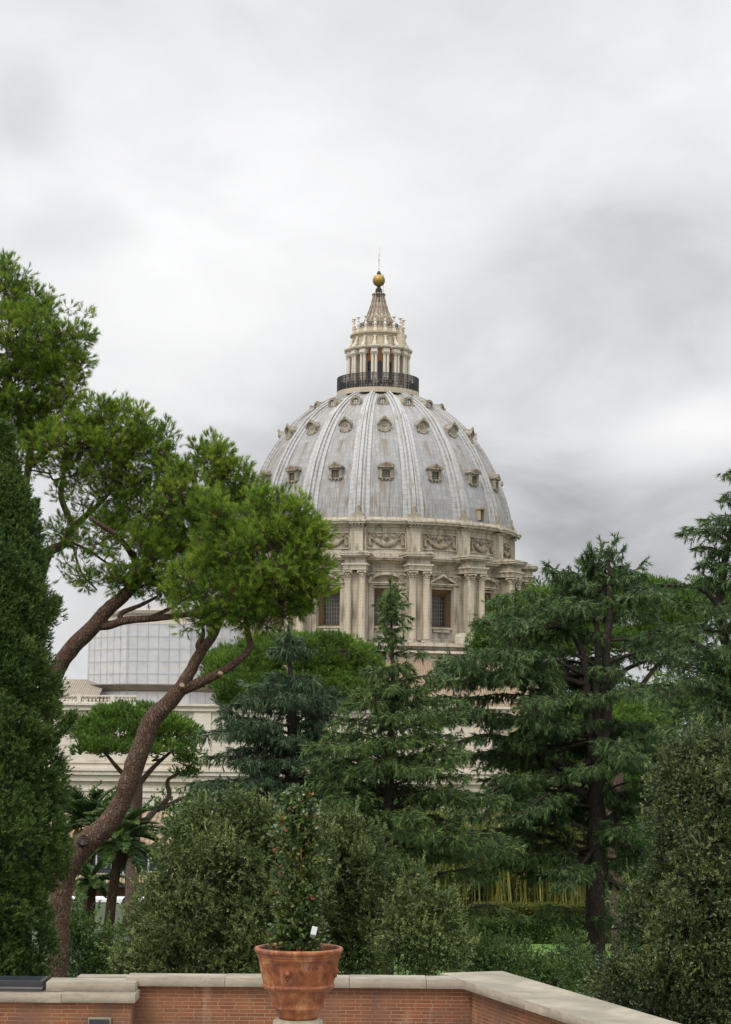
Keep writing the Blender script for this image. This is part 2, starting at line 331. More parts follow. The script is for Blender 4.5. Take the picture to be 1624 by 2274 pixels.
M['oak'] = leafmat('holm_oak_leaves', (0.038, 0.064, 0.015), (0.095, 0.140, 0.036), (0.30, 0.35, 0.13), 0.2, 0.5, 0.8, 0.4)
M['oak_dark'] = leafmat('dark_holm_oak_leaves', (0.022, 0.040, 0.010), (0.062, 0.092, 0.024), (0.23, 0.26, 0.09), 0.15, 0.45, 1.5, 0.45)
M['shrub'] = leafmat('shrub_leaves', (0.020, 0.050, 0.012), (0.055, 0.11, 0.022), (0.12, 0.19, 0.04), 0.2, 0.6, 0.6)
M['bambooleaf'] = leafmat('bamboo_leaves', (0.045, 0.065, 0.012), (0.12, 0.14, 0.022), (0.24, 0.23, 0.04), 0.3, 0.6, 0.25)
M['palm'] = leafmat('palm_fronds', (0.025, 0.062, 0.018), (0.060, 0.12, 0.032), (0.14, 0.20, 0.05), 0.2, 0.5, 0.8)
M['potleaf'] = leafmat('camellia_leaves', (0.025, 0.055, 0.018), (0.065, 0.115, 0.028), (0.20, 0.24, 0.06), 0.24, 0.34, 7.0, 0.6)
M['potleaf_red'] = leafmat('reddish_leaves', (0.12, 0.05, 0.018), (0.22, 0.085, 0.022), (0.30, 0.19, 0.04), 0.3, 0.35, 9.0, 0.5)
M['berry'] = plain('magenta_berry', (0.30, 0.02, 0.08), 0.35)
M['fruit'] = plain('date_stalks', (0.50, 0.22, 0.03), 0.6, var=0.4, scale=5)
M['brick_far'] = plain('far_brick', (0.26, 0.12, 0.07), 0.85, var=0.25, scale=1.2)
M['shutter'] = plain('brown_shutter', (0.09, 0.05, 0.04), 0.6)
M['cutwood'] = plain('cut_wood', (0.30, 0.21, 0.12), 0.85, var=0.4, scale=30)
M['pole'] = plain('galvanised_pole', (0.36, 0.365, 0.37), 0.7)
M['cone'] = plain('cypress_cone', (0.22, 0.15, 0.06), 0.7)

# ------------------------------------------------------------------ mesh helpers
class MB:
    def __init__(s): s.v = []; s.f = []; s.uv = {}
    def add(s, verts, faces):
        o = len(s.v); s.v += [tuple(p) for p in verts]; s.f += [tuple(i+o for i in f) for f in faces]
    def box(s, c, d, rz=0.0, taper=1.0):
        x, y, z = d[0]/2, d[1]/2, d[2]/2
        P = []
        for sz, k in ((-z, 1.0), (z, taper)):
            for sx, sy in ((-x, -y), (x, -y), (x, y), (-x, y)):
                px, py = sx*k, sy*k
                P.append((c[0]+px*math.cos(rz)-py*math.sin(rz), c[1]+px*math.sin(rz)+py*math.cos(rz), c[2]+sz))
        s.add(P, [(0,3,2,1),(4,5,6,7),(0,1,5,4),(1,2,6,5),(2,3,7,6),(3,0,4,7)])
    def ring(s, prof, a0=0, a1=360, n=64, c=(0,0), uvs=False, ubay=22.5, ua0=0.0, close=False):
        """lathe; angle a (deg): outward = (sin a, -cos a)"""
        full = abs(a1-a0-360) < 1e-6
        cols = n if full else n+1
        o = len(s.v); k = len(prof)
        for i in range(cols):
            a = R(a0+(a1-a0)*i/n)
            for (r, z) in prof: s.v.append((c[0]+r*math.sin(a), c[1]-r*math.cos(a), z))
        arc = [0.0]
        for j in range(1, k): arc.append(arc[-1]+math.hypot(prof[j][0]-prof[j-1][0], prof[j][1]-prof[j-1][1]))
        for i in range(n):
            i2 = (i+1) % cols
            for j in range(k-1):
                f = (o+i*k+j, o+i2*k+j, o+i2*k+j+1, o+i*k+j+1)
                if uvs:
                    ua = (a0+(a1-a0)*i/n-ua0)/ubay; ub = (a0+(a1-a0)*(i+1)/n-ua0)/ubay
                    s.uv[len(s.f)] = ((ua, arc[j]), (ub, arc[j]), (ub, arc[j+1]), (ua, arc[j+1]))
                s.f.append(f)
    def prism(s, pts, y0, y1):
        """outline pts (x,z) extruded from y0 (front) to y1"""
        n = len(pts)
        s.add([(x, y0, z) for x, z in pts]+[(x, y1, z) for x, z in pts],
              [tuple(range(n)), tuple(range(2*n-1, n-1, -1))]+[(i, n+i, n+(i+1) % n, (i+1) % n) for i in range(n)])
    def bar(s, p, q, r, n=6, r2=None):
        s.tube([p, q], [r, r2 if r2 is not None else r], n)
    def tube(s, path, radii, n=8, wob=0.0, cap=True):
        path = [Vector(p) for p in path]; o = len(s.v); k = len(path)
        prevx = None
        for i, p in enumerate(path):
            d = (path[min(i+1, k-1)]-path[max(i-1, 0)]).normalized()
            if prevx is None:
                x = d.cross(Vector((0, 1, 0.01)));
                if x.length < 0.1: x = d.cross(Vector((1, 0, 0)))
            else: x = prevx - d*prevx.dot(d)
            x.normalize(); prevx = x; y = d.cross(x)
            for j in range(n):
                a = 2*math.pi*j/n; rr = radii[i]*(1+wob*(rnd.random()-0.5))
                s.v.append(tuple(p+(x*math.cos(a)+y*math.sin(a))*rr))
        for i in range(k-1):
            for j in range(n):
                s.f.append((o+i*n+j, o+i*n+(j+1) % n, o+(i+1)*n+(j+1) % n, o+(i+1)*n+j))
        if cap:
            s.f.append(tuple(o+j for j in range(n))[::-1]); s.f.append(tuple(o+(k-1)*n+j for j in range(n)))
    def ball(s, c, r, n=10, m=7):
        prof = [(max(0.0, r*math.sin(math.pi*j/m))*1.0, c[2]-r*math.cos(math.pi*j/m)) for j in range(m+1)]
        prof[0] = (r*0.02, prof[0][1]); prof[-1] = (r*0.02, prof[-1][1])
        s.ring(prof, n=n, c=(c[0], c[1]))
    def mesh(s, name, material, smooth=False):
        me = bpy.data.meshes.new(name); me.from_pydata(s.v, [], s.f)
        if s.uv:
            ul = me.uv_layers.new(name='UVMap')
            for fi, uvs in s.uv.items():
                ls = me.polygons[fi].loop_start
                for k_, q in enumerate(uvs): ul.data[ls+k_].uv = q
        if material: me.materials.append(M[material] if isinstance(material, str) else material)
        if smooth: me.polygons.foreach_set('use_smooth', [True]*len(me.polygons))
        return me
    def build(s, name, material, parent=None, smooth=False, loc=(0,0,0), rz=0.0):
        return link(name, s.mesh(name, material, smooth), parent, loc, rz)
def link(name, me, parent=None, loc=(0,0,0), rz=0.0):
    o = bpy.data.objects.new(name, me); COL.objects.link(o)
    o.location = loc; o.rotation_euler = (0, 0, rz)
    if parent: o.parent = parent
    return o
def tag(o, label=None, cat=None, group=None, kind=None):
    if label: o['label'] = label
    if cat: o['category'] = cat
    if group: o['group'] = group
    if kind: o['kind'] = kind
    return o
def thing(name, label, cat, loc=(0,0,0), rz=0, group=None):
    o = bpy.data.objects.new(name, None); COL.objects.link(o); o.location = loc; o.rotation_euler = (0, 0, rz)
    o.empty_display_size = 0.3
    return tag(o, label, cat, group)
def copy_tree(o, parent=None):
    c = o.copy(); COL.objects.link(c)
    if parent is not None: c.parent = parent
    for ch in list(o.children): copy_tree(ch, c)
    return c

def np_mesh(name, V, nper, tint, material):
    """V: (F*nper,3) unshared vertices"""
    nf = len(V)//nper
    me = bpy.data.meshes.new(name)
    me.vertices.add(len(V)); me.vertices.foreach_set('co', np.ascontiguousarray(V, dtype=np.float32).ravel())
    me.loops.add(len(V)); me.loops.foreach_set('vertex_index', np.arange(len(V), dtype=np.int32))
    me.polygons.add(nf); me.polygons.foreach_set('loop_start', np.arange(0, len(V), nper, dtype=np.int32))
    try: me.polygons.foreach_set('loop_total', np.full(nf, nper, dtype=np.int32))
    except Exception: pass
    if tint is not None:
        a = me.attributes.new('tint', 'FLOAT', 'FACE'); a.data.foreach_set('value', np.ascontiguousarray(tint, dtype=np.float32))
    me.materials.append(M[material]); me.update(calc_edges=True); return me
def unit(a): return a/np.maximum(np.linalg.norm(a, axis=-1, keepdims=True), 1e-9)
def rdir(n): return unit(rng.normal(size=(n, 3)))
def needles(P, D, L, W, curve=0.0):
    """thin triangles from P along D"""
    s_ = unit(np.cross(D, rdir(len(P)))); W = np.asarray(W).reshape(-1, 1); L = np.asarray(L).reshape(-1, 1)
    tip = P+D*L; tip[:, 2] -= curve*L[:, 0]
    V = np.stack([P-s_*W/2, P+s_*W/2, tip], 1).reshape(-1, 3); return V
def leaves(P, D, L, W, fold=0.0):
    """leaf-shaped quads (base, left, tip, right)"""
    s_ = unit(np.cross(D, rdir(len(P)))); W = np.asarray(W).reshape(-1, 1); L = np.asarray(L).reshape(-1, 1)
    mid = P+D*L*0.45
    return np.stack([P, mid-s_*W/2, P+D*L, mid+s_*W/2], 1).reshape(-1, 3)
def tufts(P, A, k, L, W, spread=(0.25, 1.1), shaft=0.5, droop=0.0):
    """k needles per tuft; A axis; returns V, tint"""
    n = len(P); P2 = np.repeat(P, k, 0); A2 = np.repeat(A, k, 0)
    pr = unit(np.cross(A2, rdir(n*k))); ph = rng.uniform(spread[0], spread[1], (n*k, 1))
    D = A2*np.cos(ph)+pr*np.sin(ph)
    off = A2*(rng.uniform(0, shaft, (n*k, 1))*L)
    base = rng.uniform(0, 1, n)
    t = np.clip(np.repeat(base, k)*0.75+rng.uniform(0, 0.3, n*k)-0.02, 0, 1)
    V = needles(P2+off, D, L*rng.uniform(0.65, 1.1, n*k), W*rng.uniform(0.8, 1.2, n*k), droop)
    return V, t
def sticks(P0, P1, r0, r1):
    """3-sided tapered sticks as quads"""
    d = unit(P1-P0); x = unit(np.cross(d, rdir(len(P0)))); y = np.cross(d, x)
    r0 = np.broadcast_to(np.asarray(r0, float).reshape(-1, 1), (len(P0), 1)); r1 = np.broadcast_to(np.asarray(r1, float).reshape(-1, 1), (len(P0), 1))
    out = []
    for j in range(3):
        a, b = 2*math.pi*j/3, 2*math.pi*(j+1)/3
        va = x*math.cos(a)+y*math.sin(a); vb = x*math.cos(b)+y*math.sin(b)
        out.append(np.stack([P0+va*r0, P0+vb*r0, P1+vb*r1, P1+va*r1], 1))
    return np.concatenate(out, 0).reshape(-1, 3)
def smooth_path(pts, n=5):
    """Catmull-Rom through (x,y,z,r) tuples"""
    P = [np.array(p, float) for p in pts]; P = [2*P[0]-P[1]]+P+[2*P[-1]-P[-2]]; out = []
    for i in range(1, len(P)-2):
        for t in np.linspace(0, 1, n, endpoint=False):
            a, b, c, d = P[i-1], P[i], P[i+1], P[i+2]
            out.append(0.5*((2*b)+(-a+c)*t+(2*a-5*b+4*c-d)*t*t+(-a+3*b-3*c+d)*t**3))
    out.append(P[-2]); return np.array(out)
def limb_px(pts, D, n=5):
    """pts (px,py,width_px[,depth offset]) -> smoothed array (x,y,z,r)"""
    out = []
    for p in pts:
        d = D+(p[3] if len(p) > 3 else 0.0); q = at(p[0], p[1], d); out.append((q.x, q.y, q.z, p[2]/2*pxm(d)))
    return smooth_path(out, n)

# ================================================================== basilica
AX = at(838, 1050, 380); ZB = -36.0
bas = thing('basilica', 'vast travertine basilica with a ribbed grey lead dome and gold ball rising behind the trees', 'basilica', (AX.x, 380, ZB))
A0 = -7.7; STEP = 22.5
RA = [A0+STEP*k for k in range(-4, 6)]            # rib angles in view
MA = [A0+STEP/2+STEP*k for k in range(-4, 5)]     # bay middles
def bpart(mb, name, m, parent=bas, rz=0.0, smooth=False):
    o = mb.build(name, m, parent, smooth)
    if parent is bas: o.location = (0, 0, -ZB); o.rotation_euler = (0, 0, R(rz))
    return o
def brep(o, angles, subs=True):
    """copies of a part of the basilica round the axis"""
    o.rotation_euler = (0, 0, R(angles[0])); res = [o]
    for a in angles[1:]:
        c = copy_tree(o, bas); c.rotation_euler = (0, 0, R(a)); res.append(c)
    return res
# ---- dome shell and ribs
PROF = [(25.6, 39.3), (25.5, 40.5), (25.1, 43.0), (24.4, 45.6), (23.4, 48.5), (22.1, 51.5), (20.6, 54.3), (18.8, 57.0), (16.8, 59.5), (14.6, 61.6), (12.3, 63.3), (10.1, 64.6), (8.4, 65.4), (7.2, 65.9)]
def dense(prof, n=4):
    out = smooth_path([(r, z, 0) for r, z in prof], n)[:, :2]; return [tuple(p) for p in out]
DP = dense(PROF, 4)
ARC = [0.0]
for j in range(1, len(DP)): ARC.append(ARC[-1]+math.dist(DP[j], DP[j-1]))
def arc_at(z): return float(np.interp(z, [p[1] for p in DP], ARC))
mb = MB(); mb.ring(DP, 0+A0, 360+A0, 192, uvs=True, ubay=22.5, ua0=A0)
bpart(mb, 'dome_shell', 'lead', smooth=True)
def make_rib():
    mb = MB(); rows = []; k = len(DP); cs = None
    for j, (r, z) in enumerate(DP):
        t = ARC[j]/ARC[-1]; w_ = 2.15*(1-t)+1.0*t
        a = DP[max(j-1, 0)]; b = DP[min(j+1, k-1)]
        tr, tz = b[0]-a[0], b[1]-a[1]; L = math.hypot(tr, tz); nr, nz = tz/L, -tr/L
        cs = [(-0.95, -0.3), (-0.95, 0.14), (-0.5, 0.16), (-0.5, 0.55), (-0.42, 0.66), (-0.30, 0.66), (-0.23, 0.50), (-0.17, 0.52), (-0.15, 0.92), (0.15, 0.92), (0.17, 0.52), (0.23, 0.50), (0.30, 0.66), (0.42, 0.66), (0.5, 0.55), (0.5, 0.16), (0.95, 0.14), (0.95, -0.3)]
        h = 1.0-0.25*t
        rows.append([(x*w_, -(r+nr*y*h), z+nz*y*h) for x, y in cs])
    n = len(cs); o = 0
    for row in rows: mb.v += row
    for j in range(k-1):
        for i in range(n-1):
            mb.uv[len(mb.f)] = tuple((uu/n, ARC[vv]) for uu, vv in ((i, j), (i+1, j), (i+1, j+1), (i, j+1)))
            mb.f.append((j*n+i, j*n+i+1, (j+1)*n+i+1, (j+1)*n+i))
    o = bpart(mb, 'dome_rib', 'rib')
    f = MB()   # stone foot and finial at the rib's base
    f.box((0, -26.1, 39.8), (2.2, 1.5, 1.0)); f.box((0, -26.15, 40.5), (1.3, 1.1, 0.4)); f.box((0, -26.15, 41.1), (0.7, 0.7, 0.9)); f.ball((0, -26.2, 41.7), 0.3, 8, 6)
    f.build('rib_foot', 'trav_grey', o)
    return o
brep(make_rib(), RA)
# ---- dormers
def radius_at(z): return float(np.interp(z, [p[1] for p in DP], [p[0] for p in DP]))
def make_low_dormer(tri):
    z0 = 47.3; r = radius_at(48)+0.15; y = -r
    mb = MB()
    for s in (-1, 1): mb.box((s*0.98, y+0.3, z0+0.85), (0.5, 1.6, 1.9)); mb.box((s*1.2, y-0.1, z0+0.2), (0.4, 0.7, 0.5))
    mb.box((0, y+0.3, z0+1.62), (1.5, 1.6, 0.36)); mb.box((0, y+0.3, z0-0.12), (2.3, 1.8, 0.24)); mb.box((0, y+0.2, z0+1.92), (2.9, 2.2, 0.2))
    for x in (-0.7, 0, 0.7): mb.box((x, y-0.35, z0-0.38), (0.28, 0.4, 0.28))
    if tri:
        mb.prism([(-1.55, z0+2.02), (1.55, z0+2.02), (0, z0+2.95)], y-0.9, y+2.2)
    else:
        pts = [(1.55*math.cos(a), z0+2.02+0.8*math.sin(a)) for a in np.linspace(0, math.pi, 11)]
        mb.prism(pts[::-1], y-0.9, y+2.2)
    o = bpart(mb, 'dormer_window', 'trav_grey')
    p = MB(); p.prism([(-0.73, z0), (0.73, z0), (0.73, z0+1.44), (-0.73, z0+1.44)], y-0.1, y+0.1); p.build('window_pane', 'dark_glass', o)
    g = MB()
    for x in (-0.36, 0, 0.36): g.box((x, y-0.14, z0+0.72), (0.06, 0.05, 1.44))
    for z in (0.36, 0.72, 1.08): g.box((0, y-0.14, z0+z), (1.46, 0.05, 0.06))
    g.build('window_grille', 'relief', o)
    h = MB()
    if tri: h.prism([(-0.95, z0+2.12), (0.95, z0+2.12), (0, z0+2.7)], y-0.93, y-0.6)
    else: h.prism([(1.0*math.cos(a), z0+2.1+0.52*math.sin(a)) for a in np.linspace(0, math.pi, 9)][::-1], y-0.93, y-0.6)
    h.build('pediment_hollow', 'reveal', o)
    return o
brep(make_low_dormer(False), MA[0::2]); brep(make_low_dormer(True), MA[1::2])
def disc_ring(mb, c, r0, r1, y0, y1, n=20, sx=1.0):
    """a flat annulus standing in the x-z plane between y0 (front) and y1"""
    o = len(mb.v)
    for i in range(n):
        a = 2*math.pi*i/n; cx, sz = math.cos(a)*sx, math.sin(a)
        for (r, y) in ((r0, y0), (r1, y0), (r1, y1), (r0, y1)): mb.v.append((c[0]+r*cx, y, c[1]+r*sz))
    for i in range(n):
        j = (i+1) % n
        for q in range(4):
            q2 = (q+1) % 4; mb.f.append((o+i*4+q, o+i*4+q2, o+j*4+q2, o+j*4+q))
def make_mid_dormer():
    zc = 57.9; r = radius_at(57.4); y = -r-0.45
    mb = MB(); disc_ring(mb, (0, zc), 0.98, 1.4, y-0.3, y+1.6, 22)
    # shell hood, volutes and apron
    hood = [(1.5*math.cos(a), zc+0.25+1.35*math.sin(a)) for a in np.linspace(0.05, math.pi-0.05, 13)]; inner = [(1.22*math.cos(a), zc+0.2+1.05*math.sin(a)) for a in np.linspace(math.pi-0.05, 0.05, 13)]
    mb.prism((hood+inner)[::-1], y-0.75, y+1.6)
    for s in (-1, 1):
        mb.ball((s*1.5, y-0.2, zc+0.1), 0.34, 8, 6); mb.ball((s*1.15, y-0.2, zc-1.1), 0.36, 8, 6); mb.ball((s*0.62, y-0.25, zc-1.5), 0.36, 8, 6); mb.ball((s*0.35, y-0.5, zc+1.55), 0.28, 8, 6)
    mb.ball((0, y-0.6, zc+1.8), 0.36, 8, 6); mb.ball((0, y-0.3, zc-1.62), 0.4, 8, 6)
    mb.box((0, y+0.35, zc-1.2), (2.2, 1.2, 0.5))
    o = bpart(mb, 'oval_dormer', 'trav_grey')
    p = MB(); p.prism([(1.0*math.cos(a), zc+1.0*math.sin(a)) for a in np.linspace(0, 2*math.pi, 20, endpoint=False)][::-1], y+0.0, y+0.3); p.build('dormer_backing', 'plaster', o)
    g = MB(); g.prism([(0.62*math.cos(a), zc-0.1+0.45*math.sin(a)) for a in np.linspace(0, 2*math.pi, 16, endpoint=False)][::-1], y-0.05, y); g.build('window_pane', 'dark_glass', o)
    b = MB()
    for x in (-0.25, 0, 0.25): b.box((x, y-0.09, zc-0.1), (0.07, 0.04, 0.9))
    for z in (-0.15, 0.12): b.box((0, y-0.09, zc-0.1+z), (1.25, 0.04, 0.07))
    b.build('window_grille', 'trav_light', o)
    return o
md = make_mid_dormer()
def shrink(o, k, zc, yc):
    for v in o.data.vertices: v.co = (v.co.x*k, yc+(v.co.y-yc)*k, zc+(v.co.z-zc)*k)
    for c_ in o.children: shrink(c_, k, zc, yc)
shrink(md, 0.80, 57.9, -radius_at(57.4)); brep(md, MA)
def make_top_dormer():
    zc = 63.35; r = radius_at(63.2); y = -r-0.9
    mb = MB(); disc_ring(mb, (0, zc), 0.66, 1.02, y, y+2.6, 22); disc_ring(mb, (0, zc), 0.9, 1.1, y+0.12, y+0.45, 22)
    o = bpart(mb, 'round_dormer', 'trav_grey')
    p = MB(); p.prism([(0.7*math.cos(a), zc+0.7*math.sin(a)) for a in np.linspace(0, 2*math.pi, 20, endpoint=False)][::-1], y+0.3, y+0.6); p.build('dormer_backing', 'trav_dark', o)
    b = MB()
    for x in (-0.2, 0.2): b.box((x, y+0.25, zc), (0.08, 0.05, 1.0))
    for z in (-0.22, 0.14): b.box((0, y+0.25, zc+z), (1.0, 0.05, 0.08))
    b.build('window_grille', 'white', o)
    return o
brep(make_top_dormer(), MA)
# small roof hatch low on the right of the dome
mb = MB(); y = -radius_at(41)-0.2
for s in (-1, 1): mb.box((s*0.5, y, 41.3), (0.3, 0.9, 2.0))
mb.box((0, y-0.1, 42.45), (1.7, 1.4, 0.3)); mb.box((0, y-0.02, 42.68), (1.3, 1.2, 0.16))
hatch = bpart(mb, 'roof_hatch', 'trav_dark', rz=48.5)
mb = MB(); mb.box((0, y+0.1, 41.3), (0.72, 0.3, 2.0)); mb.build('hatch_opening', 'iron', hatch)

# ---- attic storey
mb = MB(); mb.ring([(25.75, 32.2), (26.3, 32.2), (26.3, 33.1), (25.85, 33.2), (25.75, 37.9), (26.0, 38.0), (26.1, 38.35), (27.2, 38.5), (27.3, 38.85), (27.5, 38.95), (27.5, 39.12), (26.6, 39.3), (26.5, 39.75), (26.3, 39.8), (25.2, 39.85)], n=144)
bpart(mb, 'attic_wall', 'trav')
def make_attic_pier():
    mb = MB()
    mb.box((0, -25.95, 35.6), (3.0, 0.7, 4.7)); mb.box((0.0, -26.45, 35.6), (1.95, 0.9, 4.7)); mb.box((0, -26.5, 33.0), (2.3, 1.2, 0.7)); mb.box((0, -26.2, 32.95), (3.3, 1.1, 0.6))
    mb.box((0, -26.75, 38.05), (2.3, 1.0, 0.24)); mb.box((0, -27.2, 38.6), (3.0, 1.5, 0.36)); mb.box((0, -27.3, 38.93), (3.35, 1.7, 0.25)); mb.box((0, -26.6, 39.45), (2.4, 1.3, 0.7))
    for x in (-0.95, -0.32, 0.32, 0.95): mb.box((x, -27.6, 38.3), (0.28, 0.4, 0.22))
    return bpart(mb, 'attic_pier', 'trav')
brep(make_attic_pier(), RA)
def make_festoon():
    mb = MB(); W_, z0 = 3.35, 34.35; Y = -25.95
    f = MB()
    # panel moulding
    for s in (-1, 1): f.box((s*(W_+0.15), Y+0.1, z0+1.15), (0.14, 0.3, 2.9))
    for z in (z0-0.3, z0+2.6): f.box((0, Y+0.1, z), (2*W_+0.44, 0.3, 0.14))
    o = bpart(f, 'festoon_panel', 'trav')
    def blob(x, z, r): mb.ball((x, Y-0.1-abs(0)*0, z), r, 7, 5)
    for i in range(27):
        t = i/26*2-1; x = t*2.75; z = z0+0.25+1.55*t*t; r = 0.2+0.12*(1-t*t)
        for q in range(2): blob(x+rnd.uniform(-.08, .08), z+rnd.uniform(-.14, .14), r*rnd.uniform(.75, 1.1))
    for s in (-1, 1):
        for k in range(7): blob(s*(2.95+rnd.uniform(-.12, .12)), z0+2.0-k*0.27, 0.15+0.035*k)
        for k in range(8): t = k/7; blob(s*(0.7+t*1.9), z0+2.15-0.35*math.sin(t*5)+rnd.uniform(-.05, .05), 0.16)
        for k in range(4): blob(s*(2.2+0.3*k/3), z0+1.9+0.12*k, 0.17)
    for k in range(9): blob(0.42*math.cos(k*.7), z0+1.75+0.42*math.sin(k*.7), 0.24)
    mb.ball((0, Y-0.3, z0+1.8), 0.36, 8, 6); blob(0, z0+2.35, 0.25)
    mb.build('festoon', 'relief', o); return o
brep(make_festoon(), MA)

# ---- drum: wall, entablature, windows, buttresses
mb = MB(); n = 180; W0, W1 = 19.9, 26.9   # window opening heights
WW = 2.35/26.5                            # half opening angle (rad)
op = math.degrees(WW)
prev = MA[0]-STEP/2-60
for a in MA:
    mb.ring([(26.5, 17.0), (26.5, 29.3)], prev, a-op, 8 if a != MA[0] else 14); prev = a+op
    mb.ring([(26.5, 17.0), (26.5, W0)], a-op, a+op, 3); mb.ring([(26.5, W1), (26.5, 29.3)], a-op, a+op, 3)
mb.ring([(26.5, 17.0), (26.5, 29.3)], prev, prev+60, 12)
mb.ring([(26.5, 29.2), (26.7, 29.25), (26.75, 29.7), (26.85, 29.75), (26.9, 30.15), (27.0, 30.2), (27.0, 30.3), (26.6, 30.32), (26.6, 31.2), (26.9, 31.3), (27.2, 31.6), (28.0, 31.75), (28.1, 32.05), (28.3, 32.15), (28.3, 32.3), (26.4, 32.5)], n=144)
mb.ring([(26.5, 17.9), (26.9, 17.8), (26.9, 17.0)], n=144)
bpart(mb, 'drum_wall', 'trav')
def make_window(tri):
    mb = MB(); Y = -26.42
    mb.box((-2.5, Y-0.12, 23.4), (0.42, 0.5, 7.4)); mb.box((2.5, Y-0.12, 23.4), (0.42, 0.5, 7.4))
    mb.box((0, Y-0.12, 26.95), (4.6, 0.5, 0.36)); mb.box((0, Y-0.14, 19.72), (5.5, 0.55, 0.36)); mb.box((0, Y-0.2, 19.2), (3.4, 0.4, 0.4))
    mb.box((0, Y-0.3, 27.42), (6.1, 1.1, 0.3)); mb.box((0, Y-0.4, 27.7), (6.6, 1.4, 0.22))
    for s in (-1, 1): mb.box((s*2.85, Y-0.35, 26.6), (0.3, 0.6, 1.2)); mb.ball((s*2.85, Y-0.6, 26.1), 0.22, 8, 5); mb.box((s*2.85, Y-0.2, 25.3), (0.26, 0.3, 1.5))
    if tri:
        for s in (-1, 1):
            mb.prism([(s*3.35, 27.83), (s*2.5, 27.83), (0, 29.15), (0, 29.62)][::(1 if s < 0 else -1)], Y-1.1, Y+0.1)
    else:
        o1 = [(3.35*math.cos(a), 27.83+1.75*math.sin(a)) for a in np.linspace(0, math.pi, 17)]; i1 = [(2.75*math.cos(a), 27.83+1.3*math.sin(a)) for a in np.linspace(math.pi, 0, 17)]
        for q in range(16): mb.prism([o1[q], o1[q+1], i1[15-q], i1[16-q]][::-1], Y-1.1, Y+0.1)
    o = bpart(mb, 'drum_window', 'trav')
    t = MB()
    if tri: t.prism([(-2.5, 27.82), (2.5, 27.82), (0, 29.2)], Y-0.25, Y+0.05)
    else: t.prism([(2.75*math.cos(a), 27.82+1.32*math.sin(a)) for a in np.linspace(0, math.pi, 13)][::-1], Y-0.25, Y+0.05)
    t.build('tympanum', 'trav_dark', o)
    rv = MB()   # splayed reveal
    x0, x1, z0, z1 = 2.34, 1.72, 19.9, 26.85; X0, Z0, Z1 = 1.72, 20.35, 25.6
    V = [(-x0, Y, z0), (x0, Y, z0), (x0, Y, z1), (-x0, Y, z1), (-X0, Y+2.0, Z0), (X0, Y+2.0, Z0), (X0, Y+2.0, Z1), (-X0, Y+2.0, Z1)]
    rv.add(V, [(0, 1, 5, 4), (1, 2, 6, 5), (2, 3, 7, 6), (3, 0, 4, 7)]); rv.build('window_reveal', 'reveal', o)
    p = MB(); p.prism([(-X0, Z0), (X0, Z0), (X0, Z1), (-X0, Z1)], Y+1.9, Y+2.1); p.build('window_pane', 'dark_glass', o)
    g = MB()
    for i in range(1, 7): g.box((-X0+2*X0*i/7, Y+1.85, (Z0+Z1)/2), (0.07, 0.06, Z1-Z0))
    for i in range(1, 7): g.box((0, Y+1.85, Z0+(Z1-Z0)*i/7), (2*X0, 0.06, 0.07))
    g.build('window_grille', 'relief', o)
    return o
brep(make_window(False), MA[0::2]); brep(make_window(True), MA[1::2])
def capital(mb, x, y, z, r, rz=0):
    """corinthian capital: bell, three leaf rings, abacus"""
    mb.ring([(r*0.82, z), (r*0.82, z+0.5*r), (r*0.9, z+1.4*r), (r*1.2, z+1.8*r)], n=14, c=(x, y))
    for ring_, (zz, rr, nn, sz) in enumerate(((0.15, 1.0, 8, .27), (0.8, 1.18, 8, .27), (1.4, 1.5, 4, .38))):
        for k in range(nn):
            a = 2*math.pi*(k+(0.5 if ring_ != 0 else 0))/nn
            cx, cy = x+math.cos(a)*r*rr, y+math.sin(a)*r*rr
            mb.ball((cx, cy, z+zz*r+0.25*r), r*sz, 6, 5)
    mb.box((x, y, z+1.95*r), (r*2.75, r*2.75, r*0.28))
def column(mb, x, y, z0, z1, r, cap=True, n=18):
    """base + shaft + capital"""
    mb.ring([(r*1.4, z0), (r*1.4, z0+0.25*r), (r*1.32, z0+0.3*r), (r*1.36, z0+0.5*r), (r*1.1, z0+0.62*r), (r*1.2, z0+0.8*r), (r*1.0, z0+1.0*r)], n=n, c=(x, y))
    mb.box((x, y, z0-0.12*r), (r*2.9, r*2.9, r*0.26))
    zc = z1-2.1*r; h = zc-z0
    mb.ring([(r, z0+1.0*r), (r, z0+h*0.33), (r*0.96, z0+h*0.65), (r*0.88, z0+h*0.97), (r*0.95, z0+h*0.98), (r*0.95, zc)], n=n, c=(x, y))
    if cap: capital(mb, x, y, zc, r*0.9)
